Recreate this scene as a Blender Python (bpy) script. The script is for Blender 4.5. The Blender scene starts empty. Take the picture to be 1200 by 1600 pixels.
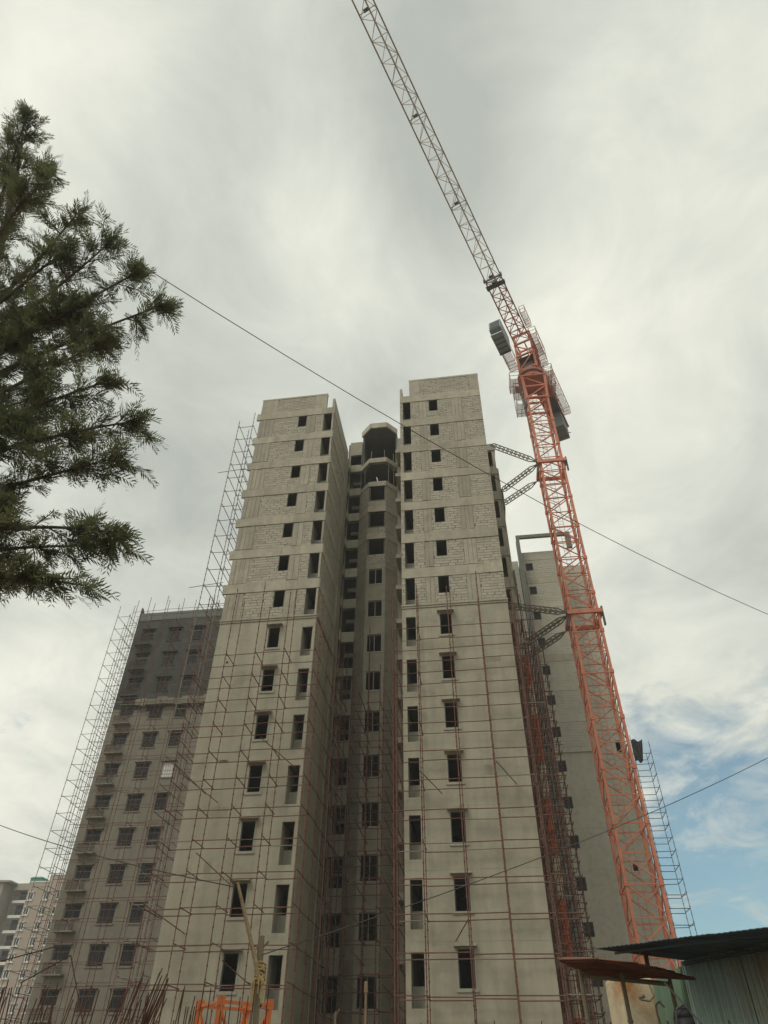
import bpy, bmesh, math, random
from mathutils import Vector, Matrix
R = random.Random(7)
scene = bpy.context.scene
COL = scene.collection

# ------------------------------------------------------------------ camera
cam_d = bpy.data.cameras.new('camera')
cam = bpy.data.objects.new('camera', cam_d); COL.objects.link(cam)
cam_d.sensor_fit = 'VERTICAL'; cam_d.sensor_height = 32.0
cam_d.lens = 1062.9 / 1600 * 32.0
cam_d.clip_start = 0.05; cam_d.clip_end = 3000
def set_cam(pit, yaw, roll):
    p, y, r = (math.radians(a) for a in (pit, yaw, roll))
    fw = Vector((math.sin(y)*math.cos(p), math.cos(y)*math.cos(p), math.sin(p)))
    r0 = Vector((math.cos(y), -math.sin(y), 0)); u0 = r0.cross(fw)
    rt = r0*math.cos(r) + u0*math.sin(r); up = -r0*math.sin(r) + u0*math.cos(r)
    m = Matrix((rt, up, -fw)).transposed().to_4x4()
    cam.matrix_world = m
set_cam(41.287, -8.343, 0.679)
scene.camera = cam
scene.view_settings.view_transform = 'Standard'
scene.view_settings.look = 'None'
scene.view_settings.exposure = 0.1
scene.view_settings.gamma = 1.0
scene.view_settings.use_curve_mapping = False

# ------------------------------------------------------------------ sun and sky
HAZE = 0.0009                            # density of the air
SUN_EL, SUN_AZ = 52.0, 215.0            # azimuth clockwise from +Y
sun_d = bpy.data.lights.new('sun', 'SUN'); sun = bpy.data.objects.new('sun', sun_d); COL.objects.link(sun)
sun_d.energy = 1.3; sun_d.angle = math.radians(25); sun_d.color = (1.0, 0.94, 0.82)
_e, _a = math.radians(SUN_EL), math.radians(SUN_AZ)
sun_dir = Vector((math.sin(_a)*math.cos(_e), math.cos(_a)*math.cos(_e), math.sin(_e)))
sun.rotation_euler = sun_dir.to_track_quat('Z', 'Y').to_euler()

world = bpy.data.worlds.new('World'); scene.world = world; world.use_nodes = True
def build_sky():
    nt = world.node_tree; nt.nodes.clear()
    N = lambda t, **k: _node(nt, t, k)
    out = N('ShaderNodeOutputWorld'); bg = N('ShaderNodeBackground'); bg.inputs['Strength'].default_value = 0.1
    nt.links.new(bg.outputs[0], out.inputs[0])
    sky = N('ShaderNodeTexSky'); sky.sky_type = 'NISHITA'; sky.sun_disc = False
    sky.sun_elevation = _e; sky.sun_rotation = _a
    tc = N('ShaderNodeTexCoord'); sep = N('ShaderNodeSeparateXYZ'); nt.links.new(tc.outputs['Generated'], sep.inputs[0])
    def math_(op, a, b=None, c=None, clamp=False):
        n = N('ShaderNodeMath'); n.operation = op; n.use_clamp = clamp
        for i, v in enumerate((a, b, c)):
            if v is None: continue
            if isinstance(v, (int, float)): n.inputs[i].default_value = v
            else: nt.links.new(v, n.inputs[i])
        return n.outputs[0]
    zz = math_('ADD', math_('MAXIMUM', sep.outputs[2], 0.0), 0.16)
    cx = math_('DIVIDE', sep.outputs[0], zz); cy = math_('DIVIDE', sep.outputs[1], zz)
    comb = N('ShaderNodeCombineXYZ'); nt.links.new(cx, comb.inputs[0]); nt.links.new(cy, comb.inputs[1])
    def noise(scale, detail, rough, loc, dist=0.0, vec=None):
        mp = N('ShaderNodeMapping'); mp.inputs['Location'].default_value = loc
        mp.inputs['Rotation'].default_value = (0, 0, 0.5); mp.inputs['Scale'].default_value = (1.0, 0.85, 1)
        nt.links.new(vec or comb.outputs[0], mp.inputs[0])
        n = N('ShaderNodeTexNoise'); n.inputs['Scale'].default_value = scale; n.inputs['Detail'].default_value = detail
        n.inputs['Roughness'].default_value = rough; n.inputs['Distortion'].default_value = dist
        nt.links.new(mp.outputs[0], n.inputs['Vector']); return n.outputs['Fac']
    def blob(d, k):                        # a cloud bank around a direction of the sky
        v = N('ShaderNodeVectorMath'); v.operation = 'DOT_PRODUCT'; v.inputs[1].default_value = Vector(d).normalized()
        nt.links.new(tc.outputs['Generated'], v.inputs[0])
        return math_('POWER', math_('MAXIMUM', v.outputs['Value'], 0.0), k)
    n1 = noise(1.3, 4, 0.5, (3.1, 1.7, 0), 0.25)
    n2 = noise(5.2, 8, 0.62, (1.3, 7.7, 0), 0.5)
    br = math_('ADD', math_('MULTIPLY', n1, 0.58), math_('MULTIPLY', n2, 0.42))
    for d, k, w in SKY_BANKS:
        br = math_('ADD', br, math_('MULTIPLY', blob(d, k), w))
    ramp = N('ShaderNodeValToRGB'); nt.links.new(br, ramp.inputs[0])
    cr = ramp.color_ramp
    cr.elements[0].position = 0.33; cr.elements[0].color = (0.405, 0.43, 0.395, 1)
    cr.elements[1].position = 0.80; cr.elements[1].color = (0.86, 0.85, 0.745, 1)
    e = cr.elements.new(0.50); e.color = (0.55, 0.57, 0.51, 1)
    e = cr.elements.new(0.63); e.color = (0.69, 0.70, 0.615, 1)
    sc = N('ShaderNodeVectorMath'); sc.operation = 'SCALE'; sc.inputs['Scale'].default_value = 11.4
    nt.links.new(ramp.outputs[0], sc.inputs[0])
    # gaps that show blue
    n3 = noise(4.2, 7, 0.62, (9.2, 4.1, 0), 0.5)
    gap = math_('MULTIPLY', blob(GAP_DIR, 42), 0.55)
    gap = math_('ADD', gap, math_('MULTIPLY', blob(GAP_DIR2, 400), 0.22))
    gm = math_('SUBTRACT', math_('ADD', n3, gap), 0.74)
    gm = math_('MULTIPLY', gm, 3.6, clamp=True)
    gm = math_('MULTIPLY', gm, 0.85)
    hue = N('ShaderNodeVectorMath'); hue.operation = 'MULTIPLY'; hue.inputs[1].default_value = (0.72, 1.08, 1.0)
    nt.links.new(sky.outputs[0], hue.inputs[0])
    mix = N('ShaderNodeMixRGB'); nt.links.new(gm, mix.inputs[0])
    nt.links.new(sc.outputs[0], mix.inputs[1]); nt.links.new(hue.outputs[0], mix.inputs[2])
    nt.links.new(mix.outputs[0], bg.inputs[0])
def _node(nt, t, k):
    n = nt.nodes.new(t)
    for a, b in k.items(): setattr(n, a, b)
    return n
GAP_DIR = (0.285, 0.93, 0.235); GAP_DIR2 = (-0.56, 0.75, 0.34)
SKY_BANKS = [((-0.415, 0.155, 0.897), 31, 0.10), ((-0.311, 0.469, 0.827), 56, -0.10), ((-0.416, 0.624, 0.661), 45, -0.13), ((-0.201, 0.249, 0.947), 56, -0.04), ((-0.091, 0.383, 0.919), 182, 0.13), ((-0.059, 0.497, 0.866), 126, 0.17), ((-0.167, 0.399, 0.902), 126, 0.04), ((0.023, 0.295, 0.955), 126, -0.15), ((-0.023, 0.421, 0.907), 182, -0.14), ((0.032, 0.477, 0.878), 182, -0.10), ((-0.070, 0.583, 0.809), 284, -0.10), ((0.273, 0.391, 0.879), 31, 0.13), ((0.184, 0.298, 0.937), 126, 0.05), ((0.153, 0.415, 0.897), 182, -0.07), ((0.256, 0.646, 0.719), 45, 0.08), ((0.165, 0.541, 0.825), 182, 0.10), ((-0.551, 0.726, 0.411), 56, 0.16), ((0.284, 0.855, 0.434), 56, 0.06), ((0.331, 0.771, 0.545), 182, -0.04), ((-0.549, 0.472, 0.690), 23, 0.00)]
build_sky()

# ------------------------------------------------------------------ materials
def material(name, base, rough=0.85, var=0.12, scale=1.2, streak=0.0, bump=0.0, bscale=30.0, metal=0.0, rnd=0.0, island=0.0, tint=None, tint_amt=0.0, tint_scale=3.0, spec=0.3):
    m = bpy.data.materials.new(name); m.use_nodes = True
    nt = m.node_tree; b = nt.nodes['Principled BSDF']
    b.inputs['Roughness'].default_value = rough; b.inputs['Metallic'].default_value = metal
    b.inputs['Specular IOR Level'].default_value = spec
    geo = nt.nodes.new('ShaderNodeNewGeometry')
    def noise(sc, detail=5, mapping=None):
        n = nt.nodes.new('ShaderNodeTexNoise'); n.inputs['Scale'].default_value = sc; n.inputs['Detail'].default_value = detail
        n.inputs['Roughness'].default_value = 0.62
        src = geo.outputs['Position']
        if mapping:
            mp = nt.nodes.new('ShaderNodeMapping'); mp.inputs['Scale'].default_value = mapping
            nt.links.new(src, mp.inputs[0]); src = mp.outputs[0]
        nt.links.new(src, n.inputs['Vector']); return n.outputs['Fac']
    def mth(op, a, b2):
        n = nt.nodes.new('ShaderNodeMath'); n.operation = op
        for i, v in enumerate((a, b2)):
            if isinstance(v, (int, float)): n.inputs[i].default_value = v
            else: nt.links.new(v, n.inputs[i])
        return n.outputs[0]
    f = mth('ADD', mth('MULTIPLY', mth('SUBTRACT', noise(scale), 0.5), 2.6*var), 1.0)
    f = mth('ADD', f, mth('MULTIPLY', mth('SUBTRACT', noise(scale*9, 3), 0.5), 1.1*var))
    if streak:
        f = mth('ADD', f, mth('MULTIPLY', mth('SUBTRACT', noise(1.0, 5, (2.4, 2.4, 0.16)), 0.5), 2.4*streak))
    if rnd:
        oi = nt.nodes.new('ShaderNodeObjectInfo'); f = mth('ADD', f, mth('MULTIPLY', mth('SUBTRACT', oi.outputs['Random'], 0.5), rnd))
    if island:
        f = mth('ADD', f, mth('MULTIPLY', mth('SUBTRACT', geo.outputs['Random Per Island'], 0.5), island))
    col = nt.nodes.new('ShaderNodeVectorMath'); col.operation = 'SCALE'; col.inputs[0].default_value = base[:3]
    nt.links.new(f, col.inputs['Scale']); res = col.outputs[0]
    if tint:
        mx = nt.nodes.new('ShaderNodeMixRGB'); rp = nt.nodes.new('ShaderNodeMapRange')
        rp.inputs['From Min'].default_value = 0.48; rp.inputs['From Max'].default_value = 0.66; rp.inputs['To Max'].default_value = tint_amt
        nt.links.new(noise(tint_scale, 6), rp.inputs[0]); nt.links.new(rp.outputs[0], mx.inputs[0])
        nt.links.new(res, mx.inputs[1]); mx.inputs[2].default_value = (*tint, 1); res = mx.outputs[0]
    nt.links.new(res, b.inputs['Base Color'])
    if bump:
        bp = nt.nodes.new('ShaderNodeBump'); bp.inputs['Strength'].default_value = bump; bp.inputs['Distance'].default_value = 0.02
        nt.links.new(noise(bscale, 4), bp.inputs['Height']); nt.links.new(bp.outputs[0], b.inputs['Normal'])
    return m
M = dict(
 plaster=material('cement_plaster', (0.385, 0.36, 0.275), var=0.13, scale=0.55, streak=0.2, bump=0.25, tint=(0.24, 0.225, 0.18), tint_amt=0.5, tint_scale=0.8),
 band=material('cast_concrete', (0.40, 0.37, 0.29), var=0.2, scale=1.1, streak=0.22, bump=0.3, rnd=0.28, tint=(0.27, 0.25, 0.20), tint_amt=0.5, tint_scale=1.7),
 column=material('column_concrete', (0.365, 0.335, 0.265), var=0.2, scale=1.3, streak=0.28, bump=0.3, rnd=0.28, tint=(0.26, 0.245, 0.205), tint_amt=0.5, tint_scale=1.5),
 block=material('aerated_block', (0.405, 0.375, 0.30), var=0.10, scale=2.2, bump=0.3, rnd=0.22, island=0.22),
 mortar=material('mortar_joint', (0.175, 0.16, 0.125), var=0.15, scale=3, bump=0.4),
 shaded_inside=material('shaded_interior_concrete', (0.15, 0.145, 0.13), var=0.2, scale=1.0),  # interior concrete with the rooms' shade put into its dark colour
 parapet=material('duct_plaster', (0.36, 0.345, 0.28), var=0.12, scale=1.4, streak=0.1),
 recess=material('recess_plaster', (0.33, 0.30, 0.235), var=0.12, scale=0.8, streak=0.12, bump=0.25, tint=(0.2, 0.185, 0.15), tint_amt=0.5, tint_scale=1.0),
 oldwall=material('weathered_plaster', (0.26, 0.24, 0.19), var=0.16, scale=0.6, streak=0.2, bump=0.2, tint=(0.2, 0.19, 0.165), tint_amt=0.5),
 wetwall=material('fresh_dark_cement', (0.075, 0.078, 0.072), var=0.35, scale=0.7, streak=0.3, bump=0.2, tint=(0.14, 0.135, 0.115), tint_amt=.6, tint_scale=.5),
 rear=material('rear_blockwork', (0.47, 0.45, 0.375), var=0.13, scale=0.8, streak=0.08, bump=0.25, tint=(0.33, 0.32, 0.26), tint_amt=0.45),
 rear_pl=material('rear_plaster', (0.47, 0.445, 0.365), var=0.1, scale=0.5, streak=0.12, tint=(0.33, 0.31, 0.25), tint_amt=.5),
 fin=material('green_grey_concrete', (0.17, 0.185, 0.165), var=0.14, scale=1.0, streak=0.15),
 rust=material('rusted_tube', (0.15, 0.062, 0.042), rough=0.75, var=0.3, scale=2.2, rnd=0.35, tint=(0.22, 0.15, 0.115), tint_amt=0.5, tint_scale=1.2),
 greypole=material('galvanised_tube', (0.22, 0.195, 0.16), rough=0.6, var=0.2, scale=2.0, rnd=0.3),
 orange=material('crane_orange_paint', (0.68, 0.235, 0.135), rough=0.6, var=0.2, scale=1.5, spec=0.4, tint=(0.36, 0.17, 0.11), tint_amt=0.6, tint_scale=2.0),
 orange2=material('bright_orange_paint', (0.66, 0.17, 0.035), rough=0.45, var=0.12, scale=2.0, spec=0.4, tint=(0.33, 0.12, 0.05), tint_amt=0.45, tint_scale=5),
 redsteel=material('crane_red_oxide', (0.47, 0.21, 0.16), rough=0.55, var=0.15, scale=1.5),
 jib=material('jib_pale_paint', (0.52, 0.45, 0.37), rough=0.55, var=0.15, scale=1.0),
 steel=material('dark_steel', (0.10, 0.105, 0.105), rough=0.55, var=0.2, scale=2.0),
 tie=material('tie_steel', (0.17, 0.155, 0.12), rough=0.6, var=0.2, scale=2.0, tint=(0.36, 0.15, 0.08), tint_amt=0.4, tint_scale=0.8),
 grate=material('grate_steel', (0.33, 0.29, 0.27), rough=0.6, var=0.15, scale=3.0),
 cab=material('cab_grey_paint', (0.30, 0.37, 0.38), rough=0.4, var=0.08, scale=2.0),
 ballast=material('ballast_concrete', (0.24, 0.26, 0.27), var=0.15, scale=1.5),
 glass=material('dark_glass', (0.02, 0.025, 0.027), rough=0.35, var=0.1, scale=1, spec=0.22),
 alu=material('window_frame_grey', (0.20, 0.19, 0.175), rough=0.5, var=0.08),
 grille=material('brown_grille', (0.075, 0.05, 0.038), var=0.2, scale=3.0),
 white=material('white_paint', (0.74, 0.73, 0.68), rough=0.6, var=0.06),
 beige=material('beige_render', (0.40, 0.33, 0.27), var=0.07, scale=0.15),
 beige2=material('grey_beige_render', (0.36, 0.32, 0.27), var=0.07, scale=0.15),
 tankgreen=material('green_tank_plastic', (0.08, 0.26, 0.19), rough=0.5, var=0.1),
 chute_o=material('chute_orange', (0.55, 0.13, 0.05), rough=0.6, var=0.18, scale=2.0),
 chute_w=material('chute_cream', (0.62, 0.55, 0.42), rough=0.6, var=0.15, scale=2.0),
 bamboo=material('dry_bamboo', (0.30, 0.215, 0.12), rough=0.6, var=0.22, scale=4.0, tint=(0.15, 0.1, 0.06), tint_amt=0.6, tint_scale=6),
 post=material('weathered_post', (0.20, 0.165, 0.11), rough=0.8, var=0.22, scale=5.0),
 rope=material('yellow_rope', (0.42, 0.30, 0.13), rough=0.9, var=0.25, scale=20.0),
 rebar=material('rebar_rust', (0.085, 0.036, 0.024), rough=0.85, var=0.3, scale=5.0, rnd=0.4),
 wire=material('black_cable', (0.06, 0.06, 0.06), rough=0.6, var=0.1),
 roof=material('dark_roof_sheet', (0.06, 0.095, 0.115), rough=0.5, var=0.2, scale=1.5, tint=(0.085, 0.085, 0.06), tint_amt=0.5, tint_scale=1.2),
 sheet=material('painted_sheet_grey_green', (0.50, 0.64, 0.58), rough=0.6, var=0.16, scale=1.3, streak=0.2, rnd=.3, tint=(0.50, 0.38, 0.23), tint_amt=0.85, tint_scale=1.1),
 greensheet=material('dark_green_sheet', (0.095, 0.15, 0.095), rough=0.6, var=0.2, scale=2.0, streak=0.15),
 rustsheet=material('rusty_sheet', (0.19, 0.085, 0.055), rough=0.8, var=0.25, scale=4.0, tint=(0.12, 0.055, 0.04), tint_amt=0.7, tint_scale=3),
 cream=material('cream_tank_paint', (0.58, 0.49, 0.34), rough=0.6, var=0.1, scale=2.0, streak=.15, tint=(0.38, 0.17, 0.05), tint_amt=0.95, tint_scale=2.1),
 black=material('black_plastic', (0.022, 0.022, 0.026), rough=0.55, var=0.2, scale=6.0),
 tarp=material('dark_tarpaulin', (0.06, 0.065, 0.065), rough=0.8, var=0.25, scale=2.0),
 earth=material('site_earth', (0.15, 0.11, 0.075), var=0.2, scale=0.4, bump=0.5, bscale=4, tint=(0.19, 0.15, 0.11), tint_amt=0.6, tint_scale=0.15),
 bark=material('grey_bark', (0.10, 0.08, 0.06), rough=0.9, var=0.25, scale=6.0, bump=0.5),
)
def leaf_material():
    m = material('fern_leaf', (0.10, 0.112, 0.066), rough=0.6, var=0.25, scale=0.7, island=0.6, tint=(0.15, 0.105, 0.055), tint_amt=0.75, tint_scale=0.42)
    nt = m.node_tree; b = nt.nodes['Principled BSDF']; out = [n for n in nt.nodes if n.type == 'OUTPUT_MATERIAL'][0]
    tr = nt.nodes.new('ShaderNodeBsdfTranslucent'); tr.inputs[0].default_value = (0.17, 0.19, 0.08, 1)
    mx = nt.nodes.new('ShaderNodeMixShader'); mx.inputs[0].default_value = 0.4
    nt.links.new(b.outputs[0], mx.inputs[1]); nt.links.new(tr.outputs[0], mx.inputs[2]); nt.links.new(mx.outputs[0], out.inputs[0])
    return m
M['leaf'] = leaf_material()

# ------------------------------------------------------------------ object helpers
def wloc(o):
    v = Vector((0, 0, 0))
    while o is not None: v = v + o.location; o = o.parent
    return v
def tag(o, label=None, cat=None, group=None, kind=None):
    if label: o['label'] = label
    if cat: o['category'] = cat
    if group: o['group'] = group
    if kind: o['kind'] = kind
    return o
def thing(name, label, cat, loc=(0, 0, 0), group=None):
    o = bpy.data.objects.new(name, None); COL.objects.link(o); o.location = loc; o.empty_display_size = 0.3
    return tag(o, label, cat, group)
class MB:
    def __init__(s): s.v = []; s.f = []
    def poly(s, pts):
        i = len(s.v); s.v += [tuple(p) for p in pts]; s.f.append(tuple(range(i, i+len(pts))))
    def hexa(s, p):        # 8 points: bottom 4 ccw, top 4
        i = len(s.v); s.v += [tuple(q) for q in p]
        s.f += [tuple(i+k for k in f) for f in ((3, 2, 1, 0), (4, 5, 6, 7), (0, 1, 5, 4), (1, 2, 6, 5), (2, 3, 7, 6), (3, 0, 4, 7))]
    def box(s, x0, x1, y0, y1, z0, z1):
        s.hexa([(x0, y0, z0), (x1, y0, z0), (x1, y1, z0), (x0, y1, z0), (x0, y0, z1), (x1, y0, z1), (x1, y1, z1), (x0, y1, z1)])
    def mbox(s, mp, u0, u1, d0, d1, z0, z1):
        s.hexa([mp(u0, d0, z0), mp(u1, d0, z0), mp(u1, d1, z0), mp(u0, d1, z0), mp(u0, d0, z1), mp(u1, d0, z1), mp(u1, d1, z1), mp(u0, d1, z1)])
    def tube(s, p, q, r, n=6, r2=None, cap=True):
        p = Vector(p); q = Vector(q); d = q-p
        if d.length < 1e-6: return
        d.normalize(); a = Vector((0, 0, 1)) if abs(d.z) < 0.9 else Vector((1, 0, 0))
        e1 = d.cross(a).normalized(); e2 = d.cross(e1); i = len(s.v); r2 = r if r2 is None else r2
        off = math.pi/4 if n == 4 else 0
        for c, rr in ((p, r), (q, r2)):
            for k in range(n):
                t = 2*math.pi*k/n+off; s.v.append(tuple(c+e1*(math.cos(t)*rr)+e2*(math.sin(t)*rr)))
        for k in range(n): s.f.append((i+k, i+(k+1) % n, i+n+(k+1) % n, i+n+k))
        if cap: s.f.append(tuple(i+k for k in range(n))[::-1]); s.f.append(tuple(i+n+k for k in range(n)))
    def path(s, pts, r, n=6):
        for a, b in zip(pts, pts[1:]): s.tube(a, b, r, n)
    def mesh(s, name, off=(0, 0, 0)):
        me = bpy.data.meshes.new(name); ox, oy, oz = off
        me.from_pydata([(x-ox, y-oy, z-oz) for x, y, z in s.v], [], s.f); me.update()
        bm = bmesh.new(); bm.from_mesh(me); bmesh.ops.recalc_face_normals(bm, faces=bm.faces); bm.to_mesh(me); bm.free()
        return me
def part(name, mb, mat, parent=None, smooth=False, kind=None, label=None):
    me = mb.mesh(name, wloc(parent) if parent else (0, 0, 0)); me.materials.append(M[mat])
    o = bpy.data.objects.new(name, me); COL.objects.link(o); o.parent = parent
    if smooth:
        for p in me.polygons: p.use_smooth = True
    if kind: o['kind'] = kind
    if label: o['label'] = label
    return o
def put(name, me, parent, loc, rot=None, scale=None, quat=None):     # an object that shares mesh data; loc in world space
    o = bpy.data.objects.new(name, me); COL.objects.link(o); o.parent = parent
    o.location = Vector(loc) - (wloc(parent) if parent else Vector((0, 0, 0)))
    if quat is not None: o.rotation_mode = 'QUATERNION'; o.rotation_quaternion = quat
    elif rot is not None: o.rotation_euler = rot
    if scale is not None: o.scale = scale
    return o
_unit = {}
def unit(kind, mat):
    if (kind, mat) not in _unit:
        b = MB()
        if kind == 'tube': b.tube((0, 0, 0), (0, 0, 1), 1.0, 6)
        elif kind == 'bar': b.tube((0, 0, 0), (0, 0, 1), 1.0, 4)
        elif kind == 'block':
            c = 0.03; cz = 0.05      # chamfered front arris
            x, y, z = 0.5, 0.5, 0.5
            b.hexa([(-x, -y+.08, -z), (x, -y+.08, -z), (x, y, -z), (-x, y, -z), (-x, -y+.08, z), (x, -y+.08, z), (x, y, z), (-x, y, z)])
            b.hexa([(-x+c, -y, -z+cz), (x-c, -y, -z+cz), (x, -y+.08, -z), (-x, -y+.08, -z), (-x+c, -y, z-cz), (x-c, -y, z-cz), (x, -y+.08, z), (-x, -y+.08, z)])
        me = b.mesh(kind); me.materials.append(M[mat]); _unit[(kind, mat)] = me
    return _unit[(kind, mat)]
def rod(name, p, q, r, mat, parent, kind='tube'):
    p = Vector(p); d = Vector(q)-p
    return put(name, unit(kind, mat), parent, p, quat=d.to_track_quat('Z', 'Y'), scale=(r, r, d.length))
def mapper(px, py, t):              # u along the wall, d into it, z up (outside seen with u to the right)
    tx, ty = t; l = math.hypot(tx, ty); tx /= l; ty /= l
    f = lambda u, d, z: (px+tx*u-ty*d, py+ty*u+tx*d, z)
    f.ang = math.atan2(ty, tx); return f
def front(Y): return mapper(0, Y, (1, 0))                      # faces -Y, u = X
def right_face(X): return mapper(X, 0, (0, 1))                 # faces +X, u = Y
def wall(mb, mp, u0, u1, z0, z1, holes, th, edges=True):
    us = sorted({u0, u1, *[h[0] for h in holes], *[h[1] for h in holes]}); zs = sorted({z0, z1, *[h[2] for h in holes], *[h[3] for h in holes]})
    us = [u for u in us if u0 <= u <= u1]; zs = [z for z in zs if z0 <= z <= z1]
    inh = lambda u, z: any(h[0] < u < h[1] and h[2] < z < h[3] for h in holes)
    for a, b in zip(us, us[1:]):
        run = None
        for c, d in zip(zs, zs[1:]):
            if inh((a+b)/2, (c+d)/2):
                if run: _cell(mb, mp, a, b, *run, th); run = None
            else: run = (run[0], d) if run else (c, d)
        if run: _cell(mb, mp, a, b, *run, th)
    for h in holes:
        a, b, c, d = max(h[0], u0), min(h[1], u1), max(h[2], z0), min(h[3], z1)
        mb.poly([mp(a, 0, c), mp(a, th, c), mp(a, th, d), mp(a, 0, d)]); mb.poly([mp(b, 0, c), mp(b, 0, d), mp(b, th, d), mp(b, th, c)])
        mb.poly([mp(a, 0, d), mp(a, th, d), mp(b, th, d), mp(b, 0, d)]); mb.poly([mp(a, 0, c), mp(b, 0, c), mp(b, th, c), mp(a, th, c)])
    if edges:
        mb.poly([mp(u0, 0, z0), mp(u0, 0, z1), mp(u0, th, z1), mp(u0, th, z0)]); mb.poly([mp(u1, 0, z0), mp(u1, th, z0), mp(u1, th, z1), mp(u1, 0, z1)])
        mb.poly([mp(u0, 0, z1), mp(u1, 0, z1), mp(u1, th, z1), mp(u0, th, z1)])
def _cell(mb, mp, a, b, c, d, th):
    mb.poly([mp(a, 0, c), mp(b, 0, c), mp(b, 0, d), mp(a, 0, d)]); mb.poly([mp(a, th, c), mp(a, th, d), mp(b, th, d), mp(b, th, c)])

# ------------------------------------------------------------------ ground
g = MB(); n = 24
for i in range(n):
    for j in range(n):
        x0, x1 = -900+1800*i/n, -900+1800*(i+1)/n; y0, y1 = -900+1800*j/n, -900+1800*(j+1)/n
        g.poly([(x0, y0, -1.6), (x1, y0, -1.6), (x1, y1, -1.6), (x0, y1, -1.6)])
tag(part('ground', g, 'earth'), kind='structure')

# ------------------------------------------------------------------ main tower
S = [44.43-3.0*k for k in range(16)]          # beam soffits, top floor first
T = thing('apartment_tower', 'tallest grey concrete tower, two wings with raw blockwork tops flanking a dark recess', 'building', (-6.8, 40, -1.6))
GZ = -1.6
blocks = []                                    # (map, u0, u1, d0, d1, z0, z1)
def block_panel(mp, u0, u1, z0, z1, holes=(), L=0.50, H=0.2225, d0=-0.012):
    rows = max(1, round((z1-z0)/H)); h = (z1-z0)/rows; j = 0.011
    for r in range(rows):
        za, zb = z0+r*h, z0+(r+1)*h
        segs = [(u0, u1)]
        for a, b, c, d in holes:
            if zb > c+0.03 and za < d-0.03:
                segs = [s for q in segs for s in ((q[0], min(q[1], a)), (max(q[0], b), q[1])) if s[1]-s[0] > 0.05]
        for a, b in segs:
            x = a - (L*0.5 if r % 2 else 0) - R.uniform(0, 0.18)
            while x < b:
                xa, xb = max(x, a), min(x+L*R.uniform(0.92, 1.05), b)
                if xb-xa > 0.06:
                    o = R.uniform(-0.006, 0.006) - (0.012 if R.random() < 0.06 else 0)
                    blocks.append((mp, xa+j, xb-j, d0+o, 0.06, za+j, zb-j))
                x += L
mR, mL, mS = front(36.6), front(36.9), right_face(-9.8)
XR0, XR1, XL0, XL1 = -4.13, 2.55, -16.3, -9.8
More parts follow.
